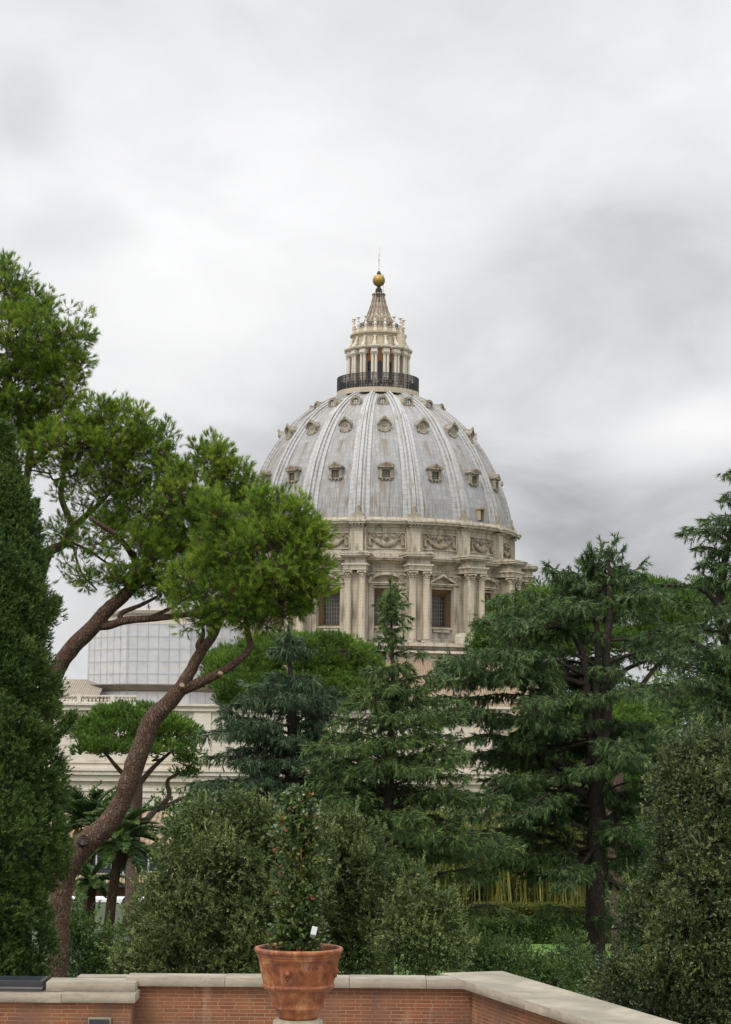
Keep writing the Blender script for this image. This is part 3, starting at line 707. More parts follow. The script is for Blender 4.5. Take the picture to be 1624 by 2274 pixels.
def make_buttress():
    mb = MB(); rc = 29.75
    mb.box((0, -27.6, 23.4), (1.5, 3.4, 12.2))                    # spur wall
    mb.box((0, -26.7, 23.4), (4.2, 1.1, 12.0))
    # entablature block
    mb.box((0, -28.4, 30.0), (4.15, 4.0, 0.5)); mb.box((0, -28.42, 30.45), (4.3, 4.1, 0.42)); mb.box((0, -28.45, 30.8), (4.75, 4.5, 0.3))
    mb.box((0, -28.3, 31.5), (3.7, 3.9, 1.2)); mb.box((0, -28.6, 32.15), (4.6, 4.6, 0.25)); mb.box((0, -28.7, 32.45), (5.4, 5.0, 0.35)); mb.box((0, -28.72, 32.78), (5.7, 5.1, 0.24))
    mb.box((0, -28.3, 33.05), (4.9, 4.0, 0.22))
    mb.ring([(31.3, 16.2), (31.3, 16.75), (30.9, 16.8), (29.0, 16.85)], -4.2, 4.2, 6)
    # side pilasters against the drum, with capitals
    for s in (-1, 1):
        mb.box((s*2.62, -26.75, 23.2), (0.9, 0.9, 11.8)); capital(mb, s*2.62, -26.95, 28.2, 0.5)
    o = bpart(mb, 'buttress', 'trav')
    for s in (-1, 1):
        c = MB(); column(c, s*1.28, -rc, 17.0, 29.75, 0.67); c.build('column', 'trav', o)
    return o
for o in brep(make_buttress(), RA): pass
# stylobate and the drum's base
mb = MB(); mb.ring([(29.0, 17.0), (30.6, 16.95), (31.0, 16.6), (31.0, 16.2), (30.3, 16.1), (30.2, 15.7), (30.9, 15.4), (31.0, 15.0), (30.2, 14.8), (30.2, 12.0), (30.5, 11.9), (30.5, 9.6), (30.9, 9.5), (31.0, 6.0)], n=128)
bpart(mb, 'drum_base', 'trav')
mb = MB(); mb.prism([(-0.75, 16.6), (0.75, 16.6), (0.75, 18.1)]+[(0.75*math.cos(a), 18.1+0.75*math.sin(a)) for a in np.linspace(0.2, math.pi-0.2, 7)]+[(-0.75, 18.1)], -30.3, -28.5)
bpart(mb, 'arched_hatch', 'trav_light', rz=31.3)

# ---- lantern
mb = MB()
mb.ring([(7.4, 66.6), (8.0, 66.0), (8.15, 66.1), (8.2, 66.5), (8.05, 66.55), (8.1, 66.95), (8.1, 67.05), (4.0, 67.05)], n=96)
gal = bpart(mb, 'gallery', 'plaster')
mb = MB()
for k in range(300):
    a = 2*math.pi*k/300; mb.box((8.0*math.sin(a), -8.0*math.cos(a), 68.45), (0.05, 0.05, 2.8), a)
for k in range(48):
    a = 2*math.pi*k/48; mb.box((8.0*math.sin(a), -8.0*math.cos(a), 68.5), (0.12, 0.12, 2.9), a)
for z, h in ((69.85, 0.12), (69.6, 0.06), (69.35, 0.10), (68.85, 0.06), (68.3, 0.08), (67.7, 0.06), (67.2, 0.08)): mb.ring([(7.96, z-h/2), (8.04, z-h/2), (8.04, z+h/2), (7.96, z+h/2), (7.96, z-h/2)], n=96)
mb.build('railing', 'iron', gal)
mb = MB(); mb.ring([(4.6, 67.0), (4.6, 75.2)], n=64); mb.ring([(4.8, 67.05), (4.8, 68.3), (4.6, 68.35)], n=64)
core = bpart(mb, 'lantern_core', 'orange')
pm = MB(); pm.prism([(-0.52, 67.3), (0.52, 67.3), (0.52, 72.0)]+[(0.52*math.cos(a), 72.0+0.52*math.sin(a)) for a in np.linspace(0.2, math.pi-0.2, 7)]+[(-0.52, 72.0)], -4.73, -4.5)
for z in (68.6, 69.7, 70.8, 71.8): pm.box((0, -4.75, z), (1.0, 0.04, 0.05))
pw = pm.build('lantern_window', 'dark_glass', core)
pw.rotation_euler.z = R(MA[0])
for a in MA[1:]:
    c = pw.copy(); COL.objects.link(c); c.parent = core; c.rotation_euler.z = R(a)
def make_lpier():
    mb = MB(); mb.box((0, -5.1, 70.9), (0.28, 1.0, 7.6))
    mb.box((0, -5.55, 74.0), (1.25, 1.7, 0.3)); mb.box((0, -5.5, 74.4), (1.15, 1.6, 0.5)); mb.box((0, -5.6, 74.8), (1.55, 2.0, 0.18)); mb.box((0, -5.62, 75.0), (1.8, 2.2, 0.2))
    mb.box((0, -5.6, 67.5), (1.5, 1.8, 0.9))
    # scroll above
    for k in range(9):
        t = k/8; mb.ball((0, -6.0+t*1.0+0.15*math.sin(t*6), 75.35+t*1.5+0.1*math.sin(t*9)), 0.42*(1-0.5*t), 7, 5)
    mb.box((0, -5.1, 77.1), (0.65, 0.5, 0.25)); mb.ball((0, -5.2, 76.85), 0.22, 7, 5)
    o = bpart(mb, 'lantern_pier', 'trav_light')
    for s in (-1, 1):
        c = MB(); column(c, s*0.34, -5.95, 68.0, 73.85, 0.29, n=10); c.build('column', 'trav_light', o)
    return o
brep(make_lpier(), RA)
mb = MB(); mb.ring([(4.1, 75.1), (5.0, 75.1), (5.0, 77.3), (5.15, 77.35), (5.2, 77.6), (5.55, 77.75), (5.6, 78.0), (5.3, 78.1), (4.9, 78.15), (4.9, 78.9), (5.0, 78.95), (5.0, 79.05), (2.5, 79.05)], n=96)
bpart(mb, 'lantern_attic', 'plaster')
mb = MB(); mb.ring([(0.02, 78.1), (1.05, 78.1), (1.05, 78.12)], n=4)
mb = MB(); mb.ring([(1.0, 75.1), (1.0, 77.6), (0.05, 77.65)], n=20, c=(4.3, -3.3)); bpart(mb, 'stair_turret', 'plaster')
def make_candelabrum():
    mb = MB(); y = -4.95
    mb.box((0, y, 78.45), (0.75, 0.6, 0.85), 0, 0.7)
    mb.ring([(0.22, 78.85), (0.30, 79.0), (0.20, 79.15), (0.34, 79.4), (0.36, 79.6), (0.18, 79.9), (0.14, 80.05), (0.26, 80.2), (0.16, 80.35), (0.12, 80.75), (0.2, 80.85), (0.42, 80.95), (0.42, 81.02), (0.05, 81.1)], n=9, c=(0, y))
    return bpart(mb, 'candelabrum', 'trav_light')
brep(make_candelabrum(), RA)
mb = MB()
for k in range(120):
    a = 2*math.pi*k/120; mb.box((3.9*math.sin(a), -3.9*math.cos(a), 79.6), (0.05, 0.05, 1.1), a)
mb.ring([(3.86, 80.1), (3.94, 80.1), (3.94, 80.2), (3.86, 80.2)], n=48)
bpart(mb, 'upper_railing', 'iron')
SP = [(3.3, 78.9), (2.95, 80.0), (2.6, 81.0), (2.05, 82.2), (1.6, 83.4), (1.25, 84.6), (0.98, 85.7), (0.9, 86.2)]
mb = MB(); mb.ring(SP, n=64); bpart(mb, 'spire', 'spire', smooth=True)
mb = MB()
for q in range(len(SP)-1):
    (r0, z0), (r1, z1) = SP[q], SP[q+1]; w0, w1 = 0.04+r0*0.07, 0.04+r1*0.07
    mb.add([(-w0, -r0, z0), (w0, -r0, z0), (w0, -r0-0.28, z0), (-w0, -r0-0.28, z0), (-w1, -r1, z1), (w1, -r1, z1), (w1, -r1-0.22, z1), (-w1, -r1-0.22, z1)], [(0, 4, 7, 3), (1, 2, 6, 5), (3, 7, 6, 2)])
mb.ball((0, -3.6, 79.4), 0.4, 7, 5); mb.ball((0, -3.3, 80.0), 0.28, 7, 5); mb.ball((0, -1.2, 86.15), 0.2, 6, 5)
brep(bpart(mb, 'spire_rib', 'spire'), RA)
mb = MB(); mb.ring([(1.1, 86.0), (1.3, 86.15), (1.3, 86.25), (0.7, 86.35), (0.66, 86.7), (0.75, 86.8), (0.6, 86.9), (0.66, 87.2), (0.5, 87.35), (0.42, 87.55), (0.25, 87.75), (0.3, 88.0)], n=20)
mb.box((0, -1.15, 85.3), (0.62, 0.3, 1.4))
bpart(mb, 'bronze_neck', 'bronze', smooth=False)
mb = MB(); mb.ball((0, 0, 88.95), 1.24, 28, 18); bpart(mb, 'gold_ball', 'gold', smooth=True)
mb = MB(); mb.ring([(0.3, 90.1), (0.45, 90.25), (0.42, 90.5), (0.25, 90.6), (0.3, 90.75), (0.1, 90.85)], n=12); mb.bar((0.9, -0.95, 83.5), (0.95, -1.0, 89.8), 0.03, 4); mb.bar((0.3, 0, 90.2), (0.95, -1.0, 89.8), 0.03, 4)
bpart(mb, 'finial', 'bronze')
mb = MB(); mb.box((0, 0, 92.6), (0.16, 0.3, 3.6)); mb.box((0, 0, 93.1), (0.16, 2.2, 0.28))
for k in range(7): mb.ball((0.03*(-1)**k, 0.0, 91.1+k*0.5), 0.13, 6, 5)
mb.bar((0.12, 0, 94.2), (0.16, 0, 95.9), 0.03, 4)
bpart(mb, 'cross', 'trav_light')

seen = set()
for o_ in list(bas.children):
    if o_.name.split('.')[0] in ('lantern_core', 'lantern_pier', 'lantern_attic', 'stair_turret', 'candelabrum', 'upper_railing', 'spire', 'spire_rib', 'bronze_neck', 'gold_ball', 'finial', 'cross'):
        rigid = o_.name.split('.')[0] in ('gold_ball', 'cross', 'finial')
        for q_ in [o_]+list(o_.children):
            if q_.data.name in seen: continue
            seen.add(q_.data.name)
            for v in q_.data.vertices: v.co.z += 0.8 if rigid else float(np.interp(v.co.z, [67.05, 75, 81, 88], [0, 0.47, 0.6, 0.8]))
# ---- visitors along the lantern gallery
import bmesh
def skin_obj(name, J, E, rad, m, parent):
    bm = bmesh.new(); lay = bm.verts.layers.skin.verify(); vs_ = [bm.verts.new(j) for j in J]
    for v, r_ in zip(vs_, rad): v[lay].radius = (r_, r_*0.85)
    vs_[0][lay].use_root = True
    for i, j in E: bm.edges.new((vs_[i], vs_[j]))
    me = bpy.data.meshes.new(name); bm.to_mesh(me); bm.free(); o = bpy.data.objects.new(name, me); COL.objects.link(o); o.parent = parent
    o.modifiers.new('skin', 'SKIN'); sb = o.modifiers.new('subdivision', 'SUBSURF'); sb.levels = 1; sb.render_levels = 1
    me.materials.append(M[m]); return o
def make_person(shirt, trousers, hair, arm, bend, label):
    p = thing('person', label, 'person', (0, 0, 0), 0, 'visitors standing at the dome gallery railing')
    J = [(0, 0, .93), (0, 0, 1.15), (0, 0, 1.40), (0, -.01, 1.50), (0, -.02, 1.60), (0, -.02, 1.71), (-.10, 0, .86), (-.11, -.02, .48), (-.11, .01, .06), (-.11, -.13, .03), (.10, 0, .86), (.12, -.01, .48), (.13, .02, .06), (.13, -.11, .03),
         (-.19, 0, 1.38), (-.25, -.06, 1.12), (-.20, -bend, arm), (.19, 0, 1.38), (.25, -.06, 1.12), (.20, -bend, arm)]
    E = [(0, 1), (1, 2), (2, 3), (3, 4), (4, 5), (0, 6), (6, 7), (7, 8), (8, 9), (0, 10), (10, 11), (11, 12), (12, 13), (2, 14), (14, 15), (15, 16), (2, 17), (17, 18), (18, 19)]
    rad = [.13, .12, .13, .055, .085, .07, .08, .055, .045, .035, .08, .055, .045, .035, .055, .042, .032, .055, .042, .032]
    skin_obj('body', J, E, rad, 'skin', p)
    skin_obj('shirt', [J[0], J[1], J[2], J[14], J[15], J[17], J[18]], [(0, 1), (1, 2), (2, 3), (3, 4), (2, 5), (5, 6)], [.155, .15, .16, .08, .062, .08, .062], shirt, p)
    skin_obj('trousers', [J[0], J[6], J[7], (-.11, .01, .12), J[10], J[11], (.13, .02, .12)], [(0, 1), (1, 2), (2, 3), (0, 4), (4, 5), (5, 6)], [.14, .10, .075, .06, .10, .075, .06], trousers, p)
    mb = MB(); mb.ball((0, .015, 1.67), .105, 10, 7); mb.build('hair', hair, p, True); return p
protos = [make_person('cotton', 'navy', 'bronze', 1.10, .30, 'person in a pale top and dark trousers at the railing of the dome gallery'),
          make_person('navy', 'navy', 'bronze', 1.25, .26, 'person in dark clothes with hands on the railing of the dome gallery'),
          make_person('redcloth', 'navy', 'bronze', .85, .08, 'person in a red top at the railing of the dome gallery')]
spots = [(-68, 1), (-62, 1), (-57, 1), (-52, 0), (-48, 1), (-43, 0), (-39, 1), (-35, 0), (-31, 1), (-27, 1), (-23, 0), (-19, 1), (-15, 1), (-10, 1), (-4, 0), (0, 0), (3, 1), (6, 0), (9, 0), (12, 1), (15, 1), (18, 0), (21, 1), (48, 2), (55, 1)]
used = set()
for dg, kd in spots:
    p_ = protos[kd]
    if kd in used: p_ = copy_tree(p_)
    used.add(kd); r_ = 7.55+rnd.uniform(-.12, .1); k_ = rnd.uniform(.94, 1.05)
    p_.location = (AX.x+r_*math.sin(R(dg)), 380-r_*math.cos(R(dg)), 67.06); p_.rotation_euler = (0, 0, R(dg)+rnd.uniform(-.5, .5)); p_.scale = (k_, k_, k_)
# ---- body of the church: long walls, cornice, roofs
WY = -54.0   # front face of the long wall relative to the dome axis (Y = 326)
wd = 326.0
def bx(px): return at(px, 1600, wd).x-AX.x
def bz(py): return at(812, py, wd).z
XL, XR = bx(-260), bx(1222)
def wallbox(mb, x0, x1, z0, z1, yf, depth=3.0): mb.box(((x0+x1)/2, yf+depth/2, (z0+z1)/2), (x1-x0, depth, z1-z0))
mb = MB(); wallbox(mb, XL, XR, ZB, bz(1583), WY, 30.0); bpart(mb, 'nave_wall', 'trav_light')
mb = MB()
for (p0, p1, dy) in ((1567, 1572, 1.0), (1572, 1583, 0.6), (1712, 1717, 1.4), (1717, 1726, 1.15), (1726, 1740, 0.7), (1758, 1762, 0.45), (1762, 1776, 0.2), (1695, 1700, 0.25)):
    wallbox(mb, XL-0.5, XR+dy, bz(p1)+0.01, bz(p0), WY-dy, dy+0.3)
bpart(mb, 'cornice', 'trav_light')
mb = MB()
for k in range(16):
    x = bx(60+k*78)
    wallbox(mb, x-1.5, x+1.5, ZB, bz(1776)-0.01, WY-0.55, 0.8); wallbox(mb, x-1.9, x+1.9, bz(1776)-2.4, bz(1776)-0.02, WY-0.75, 0.9)
    wallbox(mb, x-1.4, x+1.4, bz(1695), bz(1583)-0.01, WY-0.3, 0.5)
bpart(mb, 'pilaster_row', 'trav_light')
def make_attic_window(px, py, wpx=24, hpx=26, arch=False):
    x = bx(px); z = bz(py); w_ = wpx*pxm(wd)/2; h = hpx*pxm(wd)/2
    mb = MB()
    for s in (-1, 1): wallbox(mb, x+s*(w_+0.2)-0.2, x+s*(w_+0.2)+0.2, z-h-0.3, z+h+0.3, WY-0.22, 0.4)
    wallbox(mb, x-w_-0.6, x+w_+0.6, z+h+0.3, z+h+0.7, WY-0.5, 0.7); wallbox(mb, x-w_-0.5, x+w_+0.5, z-h-0.6, z-h-0.31, WY-0.35, 0.5)
    o = bpart(mb, 'attic_window', 'trav_light')
    p = MB(); 
    if arch: p.prism([(x-w_, z-h), (x+w_, z-h), (x+w_, z+h-w_*0.9)]+[(x+w_*math.cos(a), z+h-w_*0.9+w_*math.sin(a)) for a in np.linspace(0.2, math.pi-0.2, 7)]+[(x-w_, z+h-w_*0.9)], WY-0.05, WY+0.2)
    else: wallbox(p, x-w_, x+w_, z-h, z+h, WY-0.05, 0.2)
    p.build('window_pane' if not arch else 'niche_recess', 'reveal' if not arch else 'plaster', o)
for px in (140, 332, 520, 720, 1100): make_attic_window(px, 1640)
make_attic_window(906, 1617, 24, 40, True); make_attic_window(906, 1672, 20, 22)
# balustrade on the left
mb = MB(); bl0, bl1 = bx(-200), bx(302)
wallbox(mb, bl0, bl1, bz(1553), bz(1549), WY-0.55, 0.8); wallbox(mb, bl0, bl1, bz(1567), bz(1564.5), WY-0.55, 0.8)
x = bl0; k = 0
while x < bl1:
    if k % 9 == 0: wallbox(mb, x-0.35, x+0.35, bz(1566), bz(1548), WY-0.6, 0.9)
    else: mb.ring([(0.16, bz(1565)), (0.20, bz(1563)), (0.24, bz(1560.5)), (0.12, bz(1556)), (0.2, bz(1553))], n=8, c=(x, WY-0.15))
    x += 0.62; k += 1
bpart(mb, 'balustrade', 'trav_light')
# roofs
mb = MB()
def roofquad(x0, x1, y0, z0, y1, z1): mb.add([(x0, y0, z0), (x1, y0, z0), (x1, y1, z1), (x0, y1, z1), (x0, y0, z0-0.4), (x1, y0, z0-0.4)], [(0, 1, 2, 3), (4, 5, 1, 0)])
roofquad(bx(-200), bx(210), WY+4, 6.2, WY+14, bz(1523)+1.0)
bpart(mb, 'side_roof', 'tile_grey')
mb = MB(); roofquad(bx(560), XR+1, WY+1.0, bz(1566), WY+24, 13.6); roofquad(bx(560), XR+1, WY+0.2, bz(1575), WY+0.9, bz(1568))
bpart(mb, 'transept_roof', 'tile')
# ---- minor dome, wrapped in scaffolding (the wrapping is its own thing)
SX, SY = at(368, 1500, 345).x-AX.x, 345-380.0
mb = MB(); mb.ring([(12.3, 3.5), (12.3, 20.4), (12.9, 20.6), (13.2, 21.1), (12.2, 21.3), (11.3, 21.4)], n=8, a0=22.5, a1=382.5, c=(SX, SY)); bpart(mb, 'minor_drum', 'trav_light')
mb = MB(); mb.ring([(11.0, 21.2), (10.9, 23.5), (10.1, 26.5), (8.6, 29.0), (6.3, 31.0), (3.2, 32.3), (0.5, 32.6)], n=40, c=(SX, SY)); bpart(mb, 'minor_dome', 'sheet', smooth=True)
sc = thing('scaffold', 'white sheeted scaffold with a grey pole grid round the small dome', 'scaffold', (AX.x+SX, 345, 3.2))
def octa(r, z): return [(r*math.sin(R(22.5+45*k)), -r*math.cos(R(22.5+45*k)), z) for k in range(8)]
RS = 13.9
def zz(py): return at(368, py, 345-13).z-3.2
mb = MB()
for (za, zb) in ((zz(1572), zz(1536)), (zz(1524), zz(1386))):
    for k in range(8):
        a, b = octa(RS, za), octa(RS, zb); k2 = (k+1) % 8; ai, bi = octa(RS-0.08, za), octa(RS-0.08, zb)
        mb.add([a[k], a[k2], b[k2], b[k], ai[k], ai[k2], bi[k2], bi[k]], [(0, 1, 2, 3), (7, 6, 5, 4), (3, 2, 6, 7), (0, 4, 5, 1)])
mb.build('sheeting', 'sheet', sc)
mb = MB()
for k in range(8):
    a = octa(RS+0.12, 0)[k]; b = octa(RS+0.12, 0)[(k+1) % 8]; L = math.dist(a, b)
    for i in range(7):
        t = (i+(0 if i else 0.15))/6; x = a[0]+(b[0]-a[0])*t; y = a[1]+(b[1]-a[1])*t
        mb.bar((x, y, 0), (x, y, zz(1376)), 0.027, 4)
    for z in list(np.linspace(zz(1524), zz(1386), 6)+0.02)+[zz(1536), zz(1568)]:
        mb.bar((a[0], a[1], z), (b[0], b[1], z), 0.027, 4)
    for z in np.linspace(zz(1524), zz(1386), 6):
        for t in (0.25, 0.58, 0.8): mb.bar((a[0]+(b[0]-a[0])*t, a[1]+(b[1]-a[1])*t, z), (a[0]+(b[0]-a[0])*t*1.02, (a[1]+(b[1]-a[1])*t)-0.7, z), 0.04, 4)
mb.build('pole_grid', 'pole', sc)
mb = MB()
for k in range(8):
    a, b, c, d = octa(RS-0.1, zz(1535)), octa(RS+1.7, zz(1521)), octa(RS+1.7, zz(1519)), octa(RS-0.1, zz(1531)); k2 = (k+1) % 8
    for q in range(4):
        t0, t1 = q/4, q/4+0.2
        def lp(u, v, t): return tuple(u[i]+(v[i]-u[i])*t for i in range(3))
        mb.add([lp(a[k], b[k], t0), lp(a[k2], b[k2], t0), lp(a[k2], b[k2], t1), lp(a[k], b[k], t1), lp(d[k], c[k], t0), lp(d[k2], c[k2], t0), lp(d[k2], c[k2], t1), lp(d[k], c[k], t1)], [(0, 3, 2, 1), (4, 5, 6, 7), (0, 1, 5, 4), (3, 7, 6, 2)])
mb.build('debris_fan', plain('weathered_planks', (0.20, 0.17, 0.135), 0.8, var=0.5, scale=0.5), sc)
# small yellow service house with a tiled roof beside the drum, seen between the cedars
mb = MB(); x0, x1 = bx(1120), bx(1236); d0 = -60
hx = thing('attic_house', 'pale yellow house with brown tiled roof seen between the middle and large cedars', 'house', (at(1185, 1590, 300).x, 300, ZB))
w0 = at(1150, 1590, 300).x-hx.location.x; w1 = at(1238, 1590, 300).x-hx.location.x
def hz(py): return at(1185, py, 300).z-ZB
mb = MB(); mb.box(((w0+w1)/2, 5, hz(1563)/2), (w1-w0, 10, hz(1563))); mb.box(((w0+w1)/2, 4.7, hz(1566)), (w1-w0+0.9, 10.2, 0.5)); mb.build('wall', 'cream', hx)
mb = MB(); mb.add([(w0-0.8, -0.9, hz(1562)), (w1+0.8, -0.9, hz(1562)), (w1-1.5, 5, hz(1541)), (w0+1.5, 5, hz(1541)), (w0-0.8, 10.9, hz(1562)), (w1+0.8, 10.9, hz(1562))], [(0, 1, 2, 3), (1, 5, 2), (5, 4, 3, 2), (4, 0, 3), (0, 4, 5, 1)]); mb.build('roof', 'tile', hx)
mb = MB(); mb.box((w0+2.0, -0.02, hz(1585)), (1.0, 0.1, 1.5)); mb.build('window', 'dark_glass', hx)

# ================================================================== ground
GZ = -10.5
def terrain():
    ys = [-6, 14, 26.2, 27.0, 40, 70, 100, 130, 160, 200, 250, 320, 500, 900, 3000]
    zs = [-4.2, -4.2, -4.25, -8.5, -10.2, GZ, GZ, -10.8, -12, -18, -27, -36, -38, -40, -60]
    xs = [-1500, -300, -120, -60, -30, -15, 0, 15, 30, 60, 120, 300, 1500]
    V = [(x, y, z-0.02*0) for y, z in zip(ys, zs) for x in xs]; n = len(xs)
    Fc = [(j*n+i, j*n+i+1, (j+1)*n+i+1, (j+1)*n+i) for j in range(len(ys)-1) for i in range(n-1)]
    mb = MB(); mb.add(V, Fc); return mb
tag(terrain().build('ground', 'earth'), kind='structure')
mb = MB(); mb.add([(-8, 4, -4.18), (9, 4, -4.18), (9, 26, -4.18), (-8, 26, -4.18)], [(0, 1, 2, 3)]); tag(mb.build('terrace_floor', 'floor'), kind='structure')
mb = MB(); mb.add([(-3, 83, GZ+0.03), (34, 83, GZ+0.03), (34, 103, GZ+0.03), (-3, 103, GZ+0.03)], [(0, 1, 2, 3)]); tag(mb.build('lawn', 'grass'), kind='structure')
n = 26000
P = np.stack([rng.uniform(-6, 22, n), rng.uniform(83, 102, n), np.full(n, GZ+0.02)], 1); D = unit(np.stack([rng.normal(0, .3, n), rng.normal(0, .3, n), np.ones(n)], 1))
V = needles(P, D, rng.uniform(0.08, 0.16, n), 0.03)
tag(link('grass', np_mesh('grass', V, 3, rng.uniform(0.3, 1, n), 'shrub')), 'short green grass of the lawn beyond the large cedar trunk', 'grass', kind='stuff')

# ================================================================== terrace wall
Dw = 24.4; ZT = at(1027, 2177, Dw).z
def walltop(px, py, D): return at(px, py, D)
cR = at(1027, 2179, 24.36); xL = -7.0
mid_l = at(548, 2176, 24.5).x
def slab(mb, pts, z1, z0):
    n = len(pts); mb.add([(x, y, z0) for x, y in pts]+[(x, y, z1) for x, y in pts], [tuple(range(n))[::-1], tuple(range(n, 2*n))]+[(i, (i+1) % n, n+(i+1) % n, n+i) for i in range(n)])
def coping_block(name_parent, x0, x1, y0, y1, z1, h=0.105, jag=0.0):
    mb = MB(); slab(mb, [(x0, y0), (x1, y0), (x1, y1), (x0, y1)], 0.0, -h)
    o = mb.build('coping', 'coping', name_parent); return o
ZB0 = -4.2
# back wall (long brick wall under a travertine coping)
bw = thing('brick_wall', 'long low red brick wall with travertine coping behind the terracotta pot', 'wall', (0, 24.4, ZB0))
x0 = at(285, 2176, 24.5).x; x1 = cR.x
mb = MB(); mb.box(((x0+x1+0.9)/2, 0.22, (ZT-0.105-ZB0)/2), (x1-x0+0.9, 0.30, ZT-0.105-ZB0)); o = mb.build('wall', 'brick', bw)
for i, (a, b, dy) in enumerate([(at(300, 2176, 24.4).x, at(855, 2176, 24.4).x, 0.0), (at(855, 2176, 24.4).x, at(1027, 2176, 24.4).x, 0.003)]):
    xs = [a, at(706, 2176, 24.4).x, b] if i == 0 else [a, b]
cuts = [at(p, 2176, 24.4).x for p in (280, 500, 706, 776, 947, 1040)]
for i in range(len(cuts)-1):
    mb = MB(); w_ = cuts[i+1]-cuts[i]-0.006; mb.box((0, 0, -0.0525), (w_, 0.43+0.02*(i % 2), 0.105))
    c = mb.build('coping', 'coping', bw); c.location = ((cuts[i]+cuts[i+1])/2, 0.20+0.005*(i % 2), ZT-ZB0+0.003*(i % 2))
# right wall running towards the camera
q0 = at(1027, 2179, 24.36); q1 = at(1334, 2274, 20.70); dirv = Vector((q1.x-q0.x, q1.y-q0.y, 0)).normalized()
rw = thing('parapet_wall', 'broad travertine topped brick parapet running toward the viewer at lower right', 'wall', (q0.x, q0.y, ZB0))
perp = Vector((-dirv.y, dirv.x, 0)); perp = perp if perp.x > 0 else -perp
ang = math.atan2(dirv.y, dirv.x)
L = 9.0
mb = MB(); mb.box((L/2+0.02, 0.0, (ZT-0.105-ZB0)/2), (L, 0.62, ZT-0.105-ZB0))
# local x runs along the wall; perp offset
o = mb.build('wall', 'brick', rw); o.rotation_euler = (0, 0, ang); o.location = (perp.x*0.43, perp.y*0.43, 0)
for i, (a, b) in enumerate([(-0.75, 1.9), (1.9, 4.2), (4.2, 9.0)]):
    mb = MB(); mb.box((0, 0, -0.0525), (b-a-0.006, 0.84, 0.105)); c = mb.build('coping', 'coping', rw)
    cc_ = dirv*((a+b)/2)+perp*0.42; c.location = (cc_.x, cc_.y, ZT-ZB0+0.006+0.003*i); c.rotation_euler = (0, 0, ang)
# left pier: lower coping, upper block
lw = thing('brick_pier', 'stepped brick pier with two stacked travertine slabs at the lower left corner', 'wall', (0, 23.95, ZB0))
xr_ = at(304, 2200, 24.1).x; xu = at(302, 2180, 24.2).x; xm = at(105, 2180, 24.2).x
zlow = at(150, 2207, 23.95).z
mb = MB(); mb.box(((xL+at(293, 2240, 24.1).x)/2, 0.35, (zlow-0.105-ZB0)/2), (at(293, 2240, 24.1).x-xL, 0.62, zlow-0.105-ZB0)); mb.build('wall', 'brick', lw)
for i, (a, b) in enumerate([(xL, at(138, 2207, 24).x), (at(138, 2207, 24).x, xr_)]):
    mb = MB(); mb.box((0, 0, -0.0525), (b-a-0.005, 0.70, 0.105)); c = mb.build('coping', 'coping', lw); c.location = ((a+b)/2, 0.33, zlow-ZB0+0.003*i)
mb = MB(); mb.box((0, 0, -0.055), (xu-xm, 0.46, 0.108)); c = mb.build('top_block', 'coping', lw); c.location = ((xu+xm)/2, 0.40, zlow+0.112-ZB0)
mb = MB(); mb.box((0, 0, -0.055), (0.9, 0.3, 0.108)); c = mb.build('top_block', 'coping', lw); c.location = (xm+0.75, 0.82, zlow+0.117-ZB0)
# dark skylight on the pier
g0 = at(-120, 2180, 24.4).x; g1 = at(104, 2180, 24.4).x
sk = thing('skylight', 'dark framed glass skylight lying on the wall at lower left edge', 'skylight', ((g0+g1)/2, 24.32, zlow))
mb = MB(); mb.box((0, 0, 0.045), (g1-g0, 0.5, 0.03)); mb.box((0, -0.02, 0.012), (g1-g0-0.03, 0.42, 0.02)); mb.build('base_frame', 'steel', sk)
mb = MB(); mb.box((0, 0.02, 0.095), (g1-g0-0.01, 0.5, 0.06)); mb.build('frame', 'iron', sk)
mb = MB(); mb.box((0, 0.03, 0.128), (g1-g0-0.08, 0.42, 0.006)); mb.build('glass', 'dark_glass', sk)
# wall lamp
wl = at(220, 2269, 23.9)
lp = thing('wall_lamp', 'small black recessed lamp in the brick pier at the bottom left', 'lamp', (wl.x, 23.93, wl.z-0.06))
mb = MB(); mb.box((0, 0.03, 0.03), (0.27, 0.06, 0.14)); mb.build('surround', 'oldstone', lp)
mb = MB(); mb.box((0, -0.02, 0.03), (0.235, 0.07, 0.105)); mb.build('housing', 'iron', lp)
mb = MB(); mb.box((0, -0.06, 0.015), (0.19, 0.01, 0.05)); mb.build('glass', 'dark_glass', lp)

